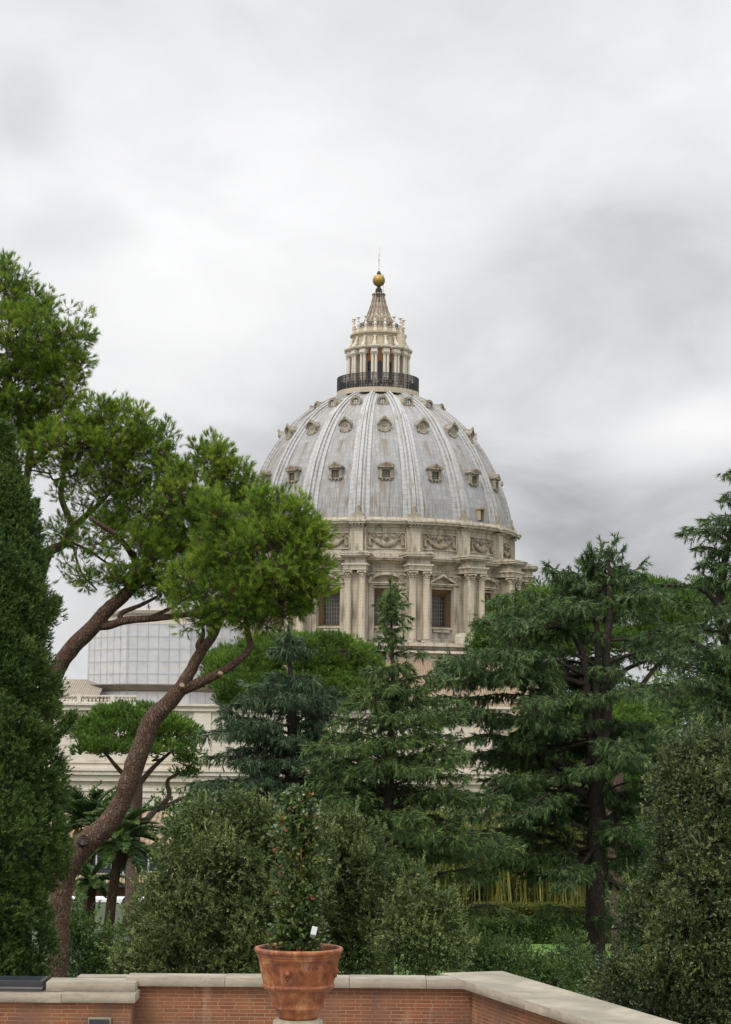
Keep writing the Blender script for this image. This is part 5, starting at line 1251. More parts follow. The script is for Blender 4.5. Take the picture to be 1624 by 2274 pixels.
cedar('cedar', 'great dark cedar at right with a thick bare trunk splitting into several stems', 85.0,
    [[(1322, 2320, 54), (1322, 2180, 47), (1322, 2000, 43), (1325, 1850, 39), (1326, 1720, 38), (1327, 1640, 26), (1326, 1560, 19), (1327, 1480, 16), (1328, 1422, 13), (1319, 1307, 8, 0.5)],
     [(1332, 1700, 30), (1343, 1600, 25), (1346, 1500, 20), (1348, 1422, 17), (1356, 1365, 15), (1354, 1300, 11), (1353, 1245, 5), (1355, 1222, 3)],
     [(1322, 1700, 30), (1310, 1610, 24), (1304, 1540, 20), (1300, 1480, 18), (1288, 1434, 16), (1265, 1403, 13), (1222, 1388, 10, -0.6), (1160, 1398, 6, -1.0)],
     [(1345, 1640, 18), (1352, 1580, 16), (1362, 1520, 14), (1385, 1490, 11, 1.0), (1430, 1470, 7, 1.5)],
     [(1296, 1560, 10), (1283, 1510, 8, 1), (1270, 1480, 7, 1)]],
    [([(1303, 1762, 26), (1269, 1752, 23), (1238, 1725, 21), (1211, 1698, 19), (1190, 1668, 15, -0.5), (1153, 1649, 13, -1), (1080, 1633, 9, -1.5), (1010, 1650, 5, -2)], 1.5),
     ([(1300, 1937, 26), (1269, 1933, 23), (1238, 1914, 20), (1207, 1895, 17, -.3), (1184, 1875, 14, -.6), (1140, 1850, 11, -1), (1092, 1845, 8, -1.5), (1020, 1850, 4, -2)], 1.3),
     ([(1310, 1915, 20), (1275, 1905, 16, -.3), (1255, 1880, 12, -.6), (1262, 1855, 9, -.6), (1230, 1835, 7, -1), (1150, 1830, 4, -1.3)], 1.0),
     ([(1230, 1725, 9, -.2), (1180, 1740, 8, -.5), (1130, 1760, 6, -.8), (1060, 1820, 4, -1)], 0.6),
     ([(1345, 1675, 18), (1400, 1664, 15), (1446, 1679, 12, 1), (1520, 1700, 7, 1)], 1.3),
     ([(1345, 1830, 24), (1385, 1800, 20), (1420, 1785, 16, 0.6), (1480, 1780, 10, 1)], 1.1),
     ([(1345, 1870, 20), (1395, 1882, 16), (1440, 1895, 11, -0.5)], 1.0), ([(1345, 1950, 15), (1380, 1970, 12), (1420, 1985, 8)], 0.8),
     ([(1345, 2055, 18), (1400, 2058, 15), (1450, 2055, 12)], 0.0), ([(1305, 2085, 9), (1262, 2115, 7, -1), (1223, 2125, 6, -1.5), (1154, 2141, 3, -2)], 0.6),
     ([(1300, 1520, 14), (1240, 1505, 12, -.4), (1150, 1500, 8, -.8), (1060, 1490, 6, -1), (985, 1478, 3, -1.2)], 1.2)],
    [(1215, 1318, 1395, 6, 0.6), (1243, 1296, 1432, 8, 0.9), (1268, 1212, 1440, 9, 1.2), (1290, 1225, 1425, 6, 1.0), (1312, 1190, 1500, 8, 1.3, 1350, 1340), (1340, 1088, 1300, 7, 1.5, 1265, 1403), (1322, 1110, 1300, 6, 1.2, 1318, 1310), (1360, 1120, 1440, 7, 1.4, 1310, 1380), (1398, 1028, 1290, 8, 1.5, 1222, 1388), (1400, 1250, 1570, 8, 1.6, 1352, 1420),
     (1450, 1130, 1570, 9, 1.6, 1328, 1480), (1475, 940, 1330, 10, 1.8, 1240, 1505), (1500, 1000, 1400, 8, 1.5, 1300, 1500), (1515, 925, 1250, 7, 1.6, 1150, 1500), (1530, 1150, 1580, 9, 1.5, 1346, 1560), (1560, 915, 1290, 9, 1.8, 1180, 1600), (1600, 980, 1400, 8, 1.5, 1180, 1620), (1625, 1100, 1580, 9, 1.6), (1660, 925, 1400, 10, 1.8, 1190, 1668), (1695, 1000, 1560, 10, 1.6), (1750, 1010, 1500, 10, 1.6), (1800, 980, 1420, 9, 1.5, 1211, 1698), (1830, 1000, 1400, 9, 1.5), (1862, 900, 1330, 9, 1.5, 1240, 1914), (1905, 1000, 1440, 9, 1.3), (1960, 960, 1330, 7, 1.2, 1184, 1875), (2030, 1150, 1340, 5, 0.8)],
    'cedar', side=1.6, rise=0.07, step=0.28, droop=0.42, start=0.38, front=0.35, tip=[[(1356, 1240, 4), (1370, 1196, 2)], [(1352, 1240, 4), (1335, 1202, 2)]])
cedar('cedar', 'narrow topped cedar in the middle, its thin tip standing before a drum window', 75.0,
    [[(858, 2330, 30), (860, 2150, 29), (860, 1980, 27), (862, 1850, 25), (866, 1720, 20), (871, 1600, 15), (873, 1500, 10), (871, 1440, 8), (869, 1370, 5), (867, 1300, 2)],
     [(868, 1760, 12), (852, 1690, 10), (842, 1600, 8, -.4), (832, 1530, 6, -.4), (828, 1480, 4, -.4), (800, 1455, 2, -.5)]],
    [([(860, 1925, 12), (820, 1890, 10, -.4), (780, 1850, 8, -.7), (760, 1810, 5, -.9)], 0.7)],
    [(1316, 856, 884, 3, .2), (1338, 832, 896, 3, .25), (1362, 850, 908, 3, .28), (1392, 854, 900, 3, .3), (1414, 838, 886, 4, .3), (1444, 846, 932, 3, .4), (1478, 785, 915, 5, .7), (1503, 840, 1000, 5, .6), (1530, 760, 970, 8, .9), (1565, 745, 1020, 8, 1.1), (1600, 720, 1030, 8, 1.2), (1635, 690, 1020, 9, 1.3), (1675, 700, 1050, 9, 1.3), (1705, 680, 1060, 9, 1.3), (1745, 700, 1100, 9, 1.3), (1775, 690, 1120, 9, 1.3), (1825, 740, 1160, 9, 1.3), (1880, 790, 1180, 8, 1.2), (1930, 820, 1120, 7, 1.0), (2000, 850, 1180, 6, 1.0)],
    'cedar_fresh', side=1.05, tip=[[(869, 1330, 3), (867, 1296, 2)]], rise=0.06, start=0.24, front=0.55, dens=0.95)
cedar('cedar', 'drooping blue green cedar left of centre in front of the pale church wall', 80.0,
    [[(640, 2350, 44), (642, 2150, 42), (645, 1950, 40), (645, 1800, 36), (648, 1720, 30), (649, 1650, 24), (648, 1560, 17), (645, 1480, 10), (641, 1405, 3)]],
    [([(630, 1795, 18), (590, 1782, 15, -.4), (545, 1778, 12, -.7), (480, 1775, 7, -1)], 1.2), ([(640, 1710, 14), (600, 1650, 11, -.4), (560, 1610, 9, -.8), (500, 1570, 5, -1)], 1.3), ([(640, 1720, 12), (600, 1700, 9, -.5), (560, 1712, 6, -.8)], 0.8)],
    [(1416, 622, 666, 5, .5), (1440, 594, 696, 6, .6), (1500, 590, 705, 5, .8), (1522, 548, 760, 6, 1.0), (1552, 485, 790, 8, 1.2), (1590, 470, 740, 8, 1.3), (1630, 450, 745, 8, 1.4), (1668, 440, 760, 8, 1.4), (1715, 395, 790, 9, 1.4), (1745, 390, 800, 8, 1.3), (1790, 420, 790, 7, 1.2), (1850, 440, 760, 6, 1.2)],
    'cedar_blue', side=1.3, droop=0.7, start=0.2, front=0.7, dens=1.0, tip=[[(643, 1440, 3), (641, 1398, 2)]])
cedar('cedar', 'dark ragged conifer cut by the right edge with its spiky top against the sky', 62.0,
    [[(1690, 2500, 60), (1680, 2000, 46), (1665, 1700, 34), (1630, 1500, 24), (1597, 1360, 20), (1610, 1250, 14), (1630, 1140, 9), (1632, 1030, 4)]],
    [([(1600, 1350, 12), (1560, 1310, 10, -.3), (1500, 1300, 8, -.6), (1440, 1305, 5, -.9), (1385, 1320, 3, -1)], 0.9)],
    [(1050, 1612, 1660, 5, .5), (1100, 1610, 1690, 6, .5), (1150, 1560, 1690, 6, .8), (1170, 1508, 1690, 7, .9), (1215, 1545, 1690, 7, .8), (1250, 1560, 1700, 7, .7), (1290, 1560, 1700, 6, .8), (1340, 1500, 1720, 7, 1.1), (1385, 1430, 1720, 8, 1.2), (1430, 1400, 1720, 8, 1.3), (1475, 1450, 1720, 8, 1.2), (1520, 1410, 1720, 8, 1.3), (1570, 1440, 1740, 8, 1.3), (1620, 1430, 1740, 8, 1.2), (1680, 1500, 1740, 7, 1.2)],
    'cedar', side=1.0, L=0.24, W=0.026, k=13)
# ---------------------------------------------------------------- umbrella pines
def umbrella(label, D, trunk, blobs, fork, per_area=2.3, rc=0.5, m=20, k=11, L=0.26, W=0.042, group=None):
    T = limb_px(trunk, D); limbs = [T]; B_ = blobs_px(blobs, D, 1.0); root = thing('umbrella_pine', label, 'pine tree', tuple(at(trunk[0][0], trunk[0][1], D)))
    for f in fork: limbs.append(limb_px(f, D))
    S = skel_points(limbs); S = S[S[:, 2] > at(812, trunk[-1][1]+30, D).z]
    for b in B_:
        for q in range(3):
            c = np.array(b[:3])+rng.normal(0, .35, 3)*np.array(b[3:6]); c[2] = b[2]-b[5]*0.1; i = nearest(S, c[None])[0]; limbs.append(wiggle(S[i], c, min(S[i][3]*.6, .13), 0.03, 0.3, 5, -0.06))
    S = skel_points(limbs[1:])
    C_, O_, K_ = clump_points(B_, rc, per_area, up=True, inner=0.6, amp=0.15, holes=-0.6)
    i = nearest(S, C_); tw = sticks(S[i][:, :3], C_, 0.035, 0.015)
    P, A = spread_tufts(C_, O_, rc, m, 0.8, 0.4, 0.75)
    V, t = tufts(P, A, k, L, W, (0.1, 0.9), 0.8)
    tree_parts(root, limbs, 'bark_red', tw, V, 3, t, 'umbrella'); return root
umbrella('umbrella pine with a wide flat crown below the drum, left of the centre cedars', 150.0,
    [(700, 2100, 26), (700, 1800, 24), (702, 1680, 22), (705, 1610, 20)],
    [(650, 1478, 190, 64, 0, 1, 150), (560, 1505, 115, 50, -2), (745, 1490, 110, 66, -2), (500, 1515, 55, 36, -1), (800, 1480, 50, 50, 1), (640, 1440, 90, 30, 0), (710, 1450, 100, 38, -3), (590, 1530, 120, 40, -4), (730, 1530, 120, 40, -4), (540, 1480, 90, 50, 2), (640, 1560, 150, 30, -2)],
    [[(705, 1615, 16), (660, 1560, 12), (590, 1520, 7)], [(705, 1615, 16), (745, 1565, 12), (790, 1525, 7)], [(705, 1615, 15), (710, 1550, 10), (690, 1490, 6)]])
umbrella('umbrella pine spreading a bright green crown behind the great cedar', 150.0,
    [(1380, 2100, 30), (1375, 1800, 28), (1365, 1660, 25), (1360, 1600, 23)],
    [(1340, 1370, 230, 82, 0, 1, 170), (1150, 1420, 100, 60, -2), (1440, 1345, 110, 62, -2), (1250, 1380, 110, 66, -4), (1110, 1455, 60, 42, 0), (1500, 1375, 70, 50, 0), (1400, 1320, 90, 40, 1), (1210, 1450, 110, 50, -5), (1330, 1440, 130, 50, -5), (1460, 1430, 90, 44, -4), (1560, 1340, 80, 50, 6)],
    [[(1360, 1605, 17), (1290, 1540, 13), (1180, 1480, 8)], [(1360, 1605, 17), (1420, 1530, 12), (1480, 1450, 7)], [(1360, 1605, 16), (1350, 1500, 11), (1330, 1420, 7)]])
umbrella('small umbrella pine with a parasol crown before the church wall, behind the leaning trunk', 105.0,
    [(290, 2060, 30), (296, 1900, 28), (303, 1800, 24), (308, 1740, 19)],
    [(300, 1625, 132, 48, 0, 1, 110), (225, 1640, 62, 42, -1), (380, 1632, 66, 42, -1), (300, 1600, 90, 34, 0), (255, 1665, 75, 26, -2), (355, 1668, 80, 24, -2), (200, 1672, 34, 18, 0), (410, 1665, 34, 26, 1), (415, 1720, 28, 14, 1, .8), (420, 1695, 30, 16, 0)],
    [[(306, 1745, 14), (270, 1715, 11), (240, 1680, 7), (215, 1650, 5)], [(308, 1742, 14), (345, 1700, 10), (385, 1665, 6)], [(308, 1745, 13), (300, 1690, 9), (290, 1640, 6)],
     [(300, 1850, 16), (345, 1800, 13, 1), (375, 1770, 11, 1), (372, 1735, 9, 1), (395, 1718, 6, 1)], [(350, 1800, 10, 1), (400, 1775, 8, 1), (440, 1762, 6, 1)], [(299, 1900, 14, 0), (370, 1860, 10, 1.5), (420, 1810, 8, 2), (440, 1770, 6, 2)]],
    per_area=3.4, rc=0.34, m=20, k=9, L=0.2, W=0.04)
umbrella('pale green pine half hidden between the great cedar and the bamboo', 120.0,
    [(1185, 2060, 20), (1190, 1850, 18), (1200, 1700, 15)],
    [(1215, 1640, 60, 60), (1190, 1720, 60, 60), (1240, 1700, 70, 70), (1400, 1690, 60, 60, 3), (1390, 1600, 70, 50, 3), (1290, 1630, 70, 50, 2), (1160, 1760, 40, 40), (1440, 1640, 70, 50, 3)],
    [[(1200, 1705, 9), (1210, 1660, 7), (1215, 1620, 4)]], per_area=2.6)
# ---------------------------------------------------------------- broadleaf bushes
def bush(name, label, D, stems, blobs, leaf='oak', cat='bush', per_area=14, rc=0.16, m=11, k=8, L=0.072, W=0.027, inner=0.45, up=0.5, fill=True, spread=(0.3, 1.2)):
    limbs = [limb_px(s_, D) for s_ in stems]; B_ = blobs_px(blobs, D, 1.0); root = thing(name, label, cat, tuple(at(stems[0][0][0], stems[0][0][1], D)))
    S = skel_points(limbs)
    for b in B_:
        c = np.array(b[:3]); i = nearest(S, c[None])[0]; limbs.append(wiggle(S[i], c, 0.03, 0.012, 0.3, 4))
    S = skel_points(limbs)
    C_, O_, K_ = clump_points(B_, rc, per_area, inner=inner, amp=0.24, holes=-0.45)
    i = nearest(S, C_); tw = sticks(S[i][:, :3], C_, 0.010, 0.004)
    P, A = spread_tufts(C_, O_, rc, m, up, 0.5)
    V, t = tufts_leaf(P, A, k, L, W, spread)
    e = rng.integers(0, len(C_), len(C_)//2); h_ = rng.uniform(0.5, 1.6, (len(e), 1))*rc; ax = unit(O_[e]*0.5+[0, 0, 0.9]+rng.normal(0, .25, (len(e), 3)))
    for q_ in (0.4, 0.7, 1.0, 1.3):
        Ve, te = tufts_leaf(C_[e]+O_[e]*rc*0.6+ax*h_*q_, ax, k, L, W, (0.2, 0.9)); V = np.concatenate([V, Ve]); t = np.concatenate([t, np.clip(te+0.2, 0, 1)])
    if fill:  # deeper, larger leaves, tinted darker to paint the crown's inner shade
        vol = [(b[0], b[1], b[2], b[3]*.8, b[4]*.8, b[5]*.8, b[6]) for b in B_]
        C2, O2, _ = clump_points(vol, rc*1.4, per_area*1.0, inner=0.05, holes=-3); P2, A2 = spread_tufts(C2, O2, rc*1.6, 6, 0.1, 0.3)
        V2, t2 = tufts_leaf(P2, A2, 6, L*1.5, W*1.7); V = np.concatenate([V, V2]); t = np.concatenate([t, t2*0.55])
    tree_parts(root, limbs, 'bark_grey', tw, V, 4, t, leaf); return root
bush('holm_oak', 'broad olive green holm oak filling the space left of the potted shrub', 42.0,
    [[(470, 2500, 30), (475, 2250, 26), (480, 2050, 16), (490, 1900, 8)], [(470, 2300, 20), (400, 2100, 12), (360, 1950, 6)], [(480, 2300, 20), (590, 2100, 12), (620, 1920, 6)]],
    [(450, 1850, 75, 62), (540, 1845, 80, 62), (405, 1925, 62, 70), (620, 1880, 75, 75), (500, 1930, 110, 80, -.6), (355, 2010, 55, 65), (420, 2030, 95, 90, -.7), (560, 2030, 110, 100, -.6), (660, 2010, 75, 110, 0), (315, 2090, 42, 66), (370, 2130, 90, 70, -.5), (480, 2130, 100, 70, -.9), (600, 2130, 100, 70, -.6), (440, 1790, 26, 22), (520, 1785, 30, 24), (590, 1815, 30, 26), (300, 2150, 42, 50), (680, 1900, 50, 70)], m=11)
bush('holm_oak', 'olive green holm oak right of the potted shrub, before the middle cedar', 43.5,
    [[(770, 2500, 24), (775, 2200, 18), (780, 1980, 10)]],
    [(735, 1880, 62, 60), (720, 1830, 30, 32), (790, 1870, 50, 52), (765, 1950, 90, 70, -.5), (820, 1940, 50, 52), (740, 2040, 90, 80), (825, 2030, 60, 70, -.3), (790, 2120, 90, 70, -.5), (785, 1835, 20, 20), (700, 1960, 60, 80)], m=11)
bush('holm_oak', 'smaller pointed holm oak shrub at centre right of the potted shrub', 41.0,
    [[(945, 2500, 20), (945, 2200, 14), (940, 2040, 8)]],
    [(922, 1975, 30, 45), (918, 1940, 14, 22), (940, 2040, 58, 50), (985, 2030, 34, 36), (1005, 1995, 14, 22), (960, 2110, 72, 60, -.4), (900, 2110, 50, 60), (1000, 2090, 36, 50), (890, 2040, 24, 36)], m=11)
bush('holm_oak', 'tall dark holm oak closing the right edge above the parapet', 28.0,
    [[(1640, 2700, 40), (1630, 2300, 32), (1610, 2000, 22), (1590, 1800, 12)], [(1630, 2300, 20), (1500, 2150, 12), (1440, 2080, 6)]],
    [(1535, 1680, 55, 50), (1600, 1670, 55, 48), (1500, 1750, 60, 62), (1590, 1770, 80, 75, -.4), (1490, 1850, 58, 62), (1580, 1870, 80, 80, -.5), (1640, 1800, 60, 100), (1470, 1950, 56, 60), (1560, 1980, 90, 85, -.6), (1640, 1960, 70, 100, -.3), (1430, 2040, 52, 48), (1520, 2080, 90, 75, -.6), (1620, 2100, 90, 100, -.5), (1400, 2130, 60, 48), (1370, 2170, 50, 40, -.3), (1480, 2180, 90, 60, -.6), (1600, 2210, 100, 70, -.6), (1340, 2185, 32, 26), (1450, 2240, 80, 50, .2), (1560, 2280, 80, 50, -.2), (1345, 2215, 40, 30, .3)], per_area=30, rc=0.11, m=11, L=0.045, W=0.019, leaf='oak_dark')
# ---------------------------------------------------------------- shrubs that close the view low down
bush('shrub', 'leafy green shrub between the palms and the leaning pine trunk', 58.0, [[(190, 2500, 20), (190, 2200, 14)]],
    [(185, 2120, 50, 90), (235, 2140, 50, 60), (290, 2160, 50, 50), (160, 2050, 26, 60)], leaf='shrub', per_area=9, rc=0.22, m=9, L=0.08, W=0.035)
bush('shrub', 'pale leafed tree top behind the holm oak at the foot of the church wall', 92.0, [[(430, 2200, 20), (430, 1900, 14)]],
    [(430, 1820, 50, 40), (480, 1800, 50, 40), (400, 1860, 50, 50), (540, 1810, 60, 50), (600, 1830, 60, 50), (700, 1840, 60, 60), (470, 1860, 70, 40)], leaf='shrub', per_area=3, rc=0.35, m=10, L=0.14, W=0.06)
bush('shrub', 'dark shrub low beside the great cedar trunk above the parapet', 74.0, [[(1230, 2400, 20), (1230, 2200, 14)]],
    [(1120, 2130, 70, 40), (1190, 2160, 60, 26), (1060, 2140, 50, 50), (1285, 2170, 40, 40, -3), (1240, 2165, 40, 26), (1265, 2120, 26, 40, -2)], leaf='cedar_fresh', per_area=7, rc=0.26, m=9, L=0.14, W=0.03)
# ---------------------------------------------------------------- bamboo
bam = thing('bamboo_stand', 'stand of yellow green bamboo with upright stems behind the cedars', 'bamboo', tuple(at(1100, 2070, 107)))
o = np.array(bam.location); n = 260; X = rng.uniform(-7.0, 6.6, n); Y = rng.uniform(0, 5.0, n); H = rng.uniform(5.4, 7.4, n)
P0 = np.stack([X, Y, np.zeros(n)-.5], 1); P1 = P0+np.stack([rng.normal(0, .3, n), rng.normal(0, .3, n), H*0.62], 1); P2 = P1+np.stack([rng.normal(0, .5, n), rng.normal(0, .4, n), H*0.38], 1)
link('stems', np_mesh('stems', np.concatenate([sticks(P0, P1, 0.05, 0.04), sticks(P1, P2, 0.04, 0.01)]), 4, None, 'culm'), bam)['kind'] = 'stuff'
q = rng.integers(0, n, 5200); f = rng.beta(2.6, 1.3, (5200, 1)); C_ = np.where(f < 0.62, P0[q]+(P1[q]-P0[q])*(f/0.62), P1[q]+(P2[q]-P1[q])*((f-.62)/.38))+rng.normal(0, 0.32, (5200, 3))
C_ = C_[(C_[:, 2] > 2.6) | (rng.random(5200) < 0.10)]
A = unit(rng.normal(0, 1, C_.shape)+[0, 0, -0.2]); V, t = tufts_leaf(C_, A, 12, 0.26, 0.055, (0.2, 1.3)); link('foliage', np_mesh('foliage', V, 4, t, 'bambooleaf'), bam)
# dark trees behind the bamboo and lawn
for lab, D, x, bl in (('dark evergreen tree behind the bamboo stand', 116.0, 1000, [(900, 1900, 90, 90), (1020, 1930, 90, 90), (1130, 1950, 90, 90), (1240, 1930, 70, 100), (960, 2020, 100, 70), (1100, 2030, 120, 60)]),
                      ('dark evergreen tree right of the great cedar trunk', 104.0, 1420, [(1400, 1880, 60, 80), (1460, 1960, 70, 90), (1380, 2020, 60, 60), (1420, 2090, 80, 50), (1540, 1900, 90, 120), (1500, 1780, 60, 60)])):
    bush('broadleaf_tree', lab, D, [[(x, 2200, 26), (x, 2000, 18)]], bl, leaf='shrub', cat='tree', per_area=2.4, rc=0.42, m=10, L=0.16, W=0.07)
bush('broadleaf_tree', 'low garden trees far behind at the right, closing the horizon', 170.0, [[(1500, 2000, 20), (1500, 1800, 12)]],
    [(1280, 1600, 60, 30), (1360, 1590, 60, 36), (1480, 1560, 70, 60), (1580, 1580, 80, 60), (1300, 1660, 80, 40), (1420, 1650, 80, 50), (1550, 1680, 90, 60), (1400, 1760, 120, 60), (1560, 1800, 120, 80), (1620, 1500, 60, 60)], leaf='umbrella', cat='tree', per_area=1.2, rc=0.6, m=10, L=0.25, W=0.10)
# slender bare trunk right of the cedar
mb = MB(); T = limb_px([(1372, 2200, 20), (1368, 2080, 19), (1362, 1980, 18), (1358, 1880, 17), (1356, 1760, 15), (1360, 1650, 12)], 97.0); rt = thing('pine_trunk', 'slim grey pine trunk standing just right of the great cedar trunk', 'pine tree', tuple(T[0][:3]))
mb.tube([tuple(p[:3]-np.array(rt.location)) for p in T], [p[3] for p in T], 12, .1); mb.build('trunk', 'bark_red', rt, True)
bl = blobs_px([(1365, 1640, 60, 50), (1400, 1600, 60, 40), (1340, 1690, 50, 30)], 97.0); C_, O_, _ = clump_points(bl, .4, 2.5); P, A = spread_tufts(C_, O_, .4, 12, .6); V, t = tufts(P, A, 9, .22, .045); link('crown', np_mesh('crown', V-np.array(rt.location), 3, t, 'umbrella'), rt)
# ---------------------------------------------------------------- hedges
def hedge(label, x0, x1, y0, y1, h, leaf, base=GZ, nn=9000):
    r_ = thing('hedge', label, 'hedge', ((x0+x1)/2, (y0+y1)/2, base)); sx, sy = (x1-x0)/2, (y1-y0)/2
    mb = MB(); mb.box((0, 0, h*0.44), (2*sx-.3, 2*sy-.3, h*0.88)); mb.build('shade_core', 'core_shade', r_)  # solid core added inside, its dark colour standing in for shade between leaves
    P = np.stack([rng.uniform(-sx, sx, nn), rng.uniform(-sy, sy, nn), rng.uniform(0, h, nn)], 1)
    side = rng.integers(0, 4, nn); P[side == 0, 1] = -sy+rng.uniform(0, .2, (side == 0).sum()); P[side == 1, 2] = h-rng.uniform(0, .15, (side == 1).sum()); P[side == 2, 1] = -sy+rng.uniform(0, .2, (side == 2).sum())
    P += rng.normal(0, .05, P.shape); A = unit(rng.normal(0, 1, P.shape)+[0, -.6, .6]); V, t = tufts_leaf(P, A, 6, .09, .05); link('foliage', np_mesh('foliage', V, 4, t, leaf), r_)
hx0, hx1 = at(1060, 2090, 103).x, at(1335, 2090, 103).x
hedge('clipped dark green hedge along the back of the lawn, left of the cedar trunk', hx0, hx1, 102.5, 104.0, 1.15, 'shrub')
hedge('loose yellow green hedge just behind the clipped one, below the bamboo stems', hx0, hx1, 104.6, 106.0, 1.75, 'bambooleaf')
# ---------------------------------------------------------------- palms
def palm(label, D, trunk, r_f, nf=44, bulge=True, fruit=False, leanx=0.0):
    T = limb_px(trunk, D); root = thing('palm', label, 'palm tree', tuple(T[0][:3])); o = np.array(root.location)
    mb = MB(); mb.tube([tuple(p[:3]-o) for p in T], [p[3] for p in T], 14, .16); 
    top = T[-1][:3]
    if bulge:
        rr = T[-1][3]; mb.tube([tuple(top-o+[0, 0, z*rr]) for z in (-3.6, -2.6, -1.4, 0, .9)], [rr*k_ for k_ in (1.0, 1.5, 1.75, 1.6, 1.0)], 14, .2)
    mb.build('trunk', 'bark_palm', root)
    Pn, Dn, Ln, R0, R1 = [], [], [], [], []
    for q in range(nf):
        az_ = 2*math.pi*q*0.618+rnd.uniform(-.2, .2); el0 = R(rnd.uniform(22, 86)) if q > 10 else R(rnd.uniform(-25, 15)); Lf = r_f*rnd.uniform(.85, 1.15); m = 16
        p = top+np.array([0, 0, .25]); h = np.array([math.cos(az_), math.sin(az_), 0]); el_ = el0; rach = [p.copy()]
        for j in range(m): p = p+(h*math.cos(el_)+np.array([0, 0, math.sin(el_)]))*Lf/m; el_ -= R(4.1)*(1.0 if el0 > 0 else .6); rach.append(p.copy())
        rach = np.array(rach); R0.append(rach[:-1]); R1.append(rach[1:]); side = np.cross(h, [0, 0, 1.0])
        for sg in (-1, 1):
            for rep_ in range(4):
                u = rng.uniform(.12, 1.0, m*2); idx = np.minimum((u*m).astype(int), m-1); base = rach[idx]+(rach[idx+1]-rach[idx])*(u*m-idx)[:, None]
                fw = unit(rach[idx+1]-rach[idx]); d = unit(side*sg*.75+fw*.75+np.array([0, 0, .22])+rng.normal(0, .1, fw.shape)); Pn.append(base); Dn.append(d); Ln.append(Lf*.19*np.sin(np.pi*np.clip(u*.85+.12, 0, 1))+.05)
    P, D_, L_ = np.concatenate(Pn), np.concatenate(Dn), np.concatenate(Ln)
    V = needles(P, D_, L_, 0.045); t = np.repeat(rng.uniform(0, 1, nf), len(P)//nf)[:len(P)]; t = np.clip(t*.6+rng.uniform(0, .3, len(P)), 0, 1)
    link('fronds', np_mesh('fronds', V-o, 3, t, 'palm'), root)
    link('frond_ribs', np_mesh('frond_ribs', sticks(np.concatenate(R0), np.concatenate(R1), .022, .018)-o, 4, None, 'culm'), root)
    if fruit:
        mb = MB()
        for q in range(26): a = rnd.uniform(0, 6.28); mb.tube([tuple(top-o+[0, 0, .3]), tuple(top-o+[.35*math.cos(a), .35*math.sin(a)-.2, .5]), tuple(top-o+[.6*math.cos(a), .6*math.sin(a)-.25, -.1])], [.03, .03, .05], 5)
        mb.build('fruit_stalks', 'fruit', root)
palm('palm with orange fruit stalks between the cypress and the leaning pine trunk', 82.0, [(190, 2300, 24), (192, 2100, 22), (196, 1950, 21), (197, 1850, 20)], 2.3, fruit=True, nf=50)
palm('palm with a dark leaning trunk and swollen neck right of the pine trunk', 66.0, [(225, 2300, 22), (238, 2100, 22), (248, 2000, 22), (258, 1930, 22), (264, 1885, 23)], 1.75, nf=50)
palm('lowest palm, its fronds half hidden behind the leaning pine trunk', 74.0, [(200, 2300, 20), (200, 2080, 19), (204, 1975, 18)], 1.25, nf=30, bulge=False)
# ---------------------------------------------------------------- yellow house, lamp, van
HD = 140.0; hs = thing('yellow_house', 'low yellow house with brick base and tiled roof seen past the palms', 'house', (at(280, 2000, HD).x, HD, -12.0))
def ho(px, py): q = at(px, py, HD); return q.x-hs.location.x, q.z-hs.location.z
a0x, zt = ho(120, 1873); b0x, zm = ho(430, 1962); _, zr = ho(200, 1868); _, zbm = ho(200, 2120)
mb = MB(); mb.box(((a0x+b0x)/2, 5, (zm+zt)/2), (b0x-a0x, 10, zt-zm)); mb.build('wall', 'cream', hs)
mb = MB(); mb.box(((a0x+b0x)/2, 4.97, zm/2), (b0x-a0x+.1, 10.1, zm)); mb.build('brick_base', 'brick_far', hs)
mb = MB(); mb.add([(a0x-1, -1, zt), (b0x+1, -1, zt), (b0x+1, 6, zt+2.1), (a0x-1, 6, zt+2.1), (a0x-1, 11, zt), (b0x+1, 11, zt)], [(0, 1, 2, 3), (3, 2, 5, 4), (0, 4, 5, 1), (0, 3, 4), (1, 5, 2)]); mb.build('roof', 'tile', hs)
for (px, py, w_, h_) in ((331, 1904, 1.5, 1.1), (275, 1910, 0.9, 1.1), (215, 1908, 1.2, 1.1)):
    x, z = ho(px, py); mb = MB(); mb.box((x, -.06, z), (w_*1.9, .16, h_*1.9)); f = mb.build('window', 'trav_light', hs)
    mb = MB(); mb.box((x, -.13, z-.35*h_), (w_*1.7, .06, h_*1.0)); mb.build('pane', 'dark_glass', f)
    mb = MB(); mb.box((x, -.13, z+.5*h_), (w_*1.7, .07, h_*.66)); mb.build('shutter', 'shutter', f); mb = MB(); mb.box((x, -.18, z), (.1, .05, h_*1.7)); mb.build('mullion', 'white', f)
mb = MB(); x, z = ho(258, 1955); mb.box((x, -.7, z-.3), (4.5, 1.3, .15)); 
for k in range(20): mb.bar((x-2.2+k*.23, -1.3, z-.3), (x-2.2+k*.23, -1.3, z+.7), .025, 4)
mb.bar((x-2.25, -1.3, z+.7), (x+2.25, -1.3, z+.7), .04, 4); mb.build('balcony', 'iron', hs)
sl = thing('street_lamp', 'lamp post with a cluster of white globes in front of the yellow house', 'street lamp', tuple(at(283, 2120, 120)))
zt_ = at(283, 1880, 120).z-sl.location.z; mb = MB(); mb.tube([(0, 0, 0), (0, 0, 1.2), (0, 0, zt_-.1)], [.12, .06, .045], 10); mb.tube([(-.42, 0, zt_-.12), (0, 0, zt_-.3), (.42, 0, zt_-.12)], [.03, .03, .03], 6); mb.build('post', 'iron', sl)
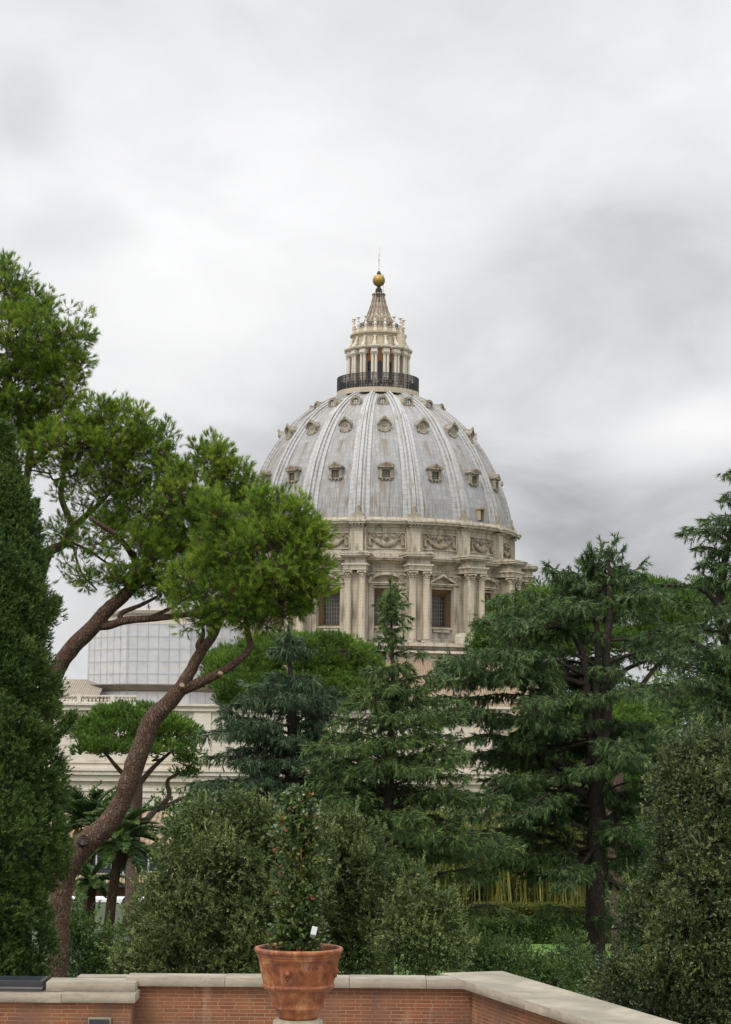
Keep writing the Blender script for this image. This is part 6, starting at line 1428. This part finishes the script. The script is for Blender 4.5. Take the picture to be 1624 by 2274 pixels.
for dx, dz in ((-.42, 0), (.42, 0), (0, .16), (.12, 0)): mb = MB(); mb.ball((dx, .1 if dx == .12 else 0, zt_+dz), .2, 14, 10); mb.build('globe', 'white', sl, True)
vn = thing('van', 'white delivery van parked low behind the palm trunks', 'van', tuple(at(225, 2080, 128))); vn.location.z = -11.0
def vz(py): return at(225, py, 128).z+11.0
vh = vz(2004); x0, x1 = at(150, 2040, 128).x-vn.location.x, at(318, 2040, 128).x-vn.location.x
mb = MB(); mb.prism([(x0, .5), (x1, .5), (x1, vh-1.9), (x1-.5, vh-1.7), (x1-1.3, vh-.15), (x1-1.7, vh), (x0+.15, vh), (x0, vh-.15)], 0, 2.1); mb.build('body', 'white', vn)
mb = MB(); mb.box((x0+1.9, -.02, vh*.5), (2.2, .05, vh*.55)); d_ = mb.build('side_door', 'white', vn); mb = MB(); mb.box((x0+1.9, -.06, vh*.5+vh*.27), (2.4, .05, .06)); mb.box((x0+.85, -.05, vh*.5), (.05, .04, vh*.55)); mb.box((x0+2.85, -.05, vh*.5), (.05, .04, vh*.55)); mb.build('door_trim', 'steel', d_)
for xx in (x0+.9, x1-1.0):
    mb = MB(); disc_ring(mb, (xx, .36), .2, .37, -.05, .2, 18); wv = mb.build('wheel', 'iron', vn); mb = MB(); disc_ring(mb, (xx, .36), .03, .2, 0.0, .12, 14); mb.build('rim', 'steel', wv)
mb = MB(); mb.prism([(x1-1.25, vh-.35), (x1-.62, vh-1.55), (x1-2.2, vh-1.55), (x1-2.2, vh-.35)], -.03, .02); mb.build('side_window', 'dark_glass', vn)
# small tiled outbuildings among the trees
for lab, px0, px1, pyt, pyb, D in (('small outbuilding with brown tiled roof behind the centre cedar trunk', 676, 745, 1700, 1722, 160.0), ('small outbuilding with mossy tiled roof above the yellow bamboo tops', 1108, 1200, 1748, 1790, 135.0)):
    g_ = thing('outbuilding', lab, 'outbuilding', (at(px0, pyb, D).x, D, -13.0)); w_ = (px1-px0)*pxm(D); z1 = at(px0, pyb, D).z+13.0; z2 = at(px0, pyt, D).z+13.0
    mb = MB(); mb.box((w_/2, 3, z1/2), (w_, 6, z1)); mb.build('wall', 'cream', g_)
    mb = MB(); mb.add([(-.4, -.5, z1), (w_+.4, -.5, z1), (w_*.8, 3, z2+.3), (w_*.1, 3, z2+.3), (-.4, 6.5, z1), (w_+.4, 6.5, z1)], [(0, 1, 2, 3), (3, 2, 5, 4), (0, 4, 5, 1), (0, 3, 4), (1, 5, 2)]); mb.build('roof', 'tile', g_)

# ---------------------------------------------------------------- far woods on the slope below the church
wb = []
for q in range(150):
    x = rng.uniform(-110, 150); D_ = rng.uniform(170, 225); g = float(np.interp(D_, [130, 160, 200, 250], [-10.8, -12, -18, -27]))
    top = (-6.5 if -45 < x < 24 else rng.uniform(-3.5, 0.5))+rng.uniform(-1.5, 0); r_ = rng.uniform(4, 7)
    for k_ in range(2): wb.append((x+rng.uniform(-3, 3), D_, top-r_*(0.8+0.9*k_), r_, r_, r_*0.8, 1.0))
C_, O_, K_ = clump_points(wb, .9, 0.30, inner=0.7); P, A = spread_tufts(C_, O_, 1.0, 12, 0.4); V, t = tufts_leaf(P, A, 6, 0.42, 0.2)
wd_ = link('woods', np_mesh('woods', V, 4, t, 'shrub')); tag(wd_, 'mass of distant dark green trees on the slope below the church walls', 'woods', kind='stuff')
bush('broadleaf_tree', 'bushy dark tree just outside the right edge beyond the parapet', 70.0, [[(1850, 2400, 26), (1850, 2000, 18)]],
    [(1800, 1900, 90, 110), (1900, 1800, 100, 120), (1860, 2050, 130, 110), (2020, 1950, 110, 130)], leaf='shrub', cat='tree', per_area=3.5, rc=0.36, m=10, L=0.13, W=0.06)
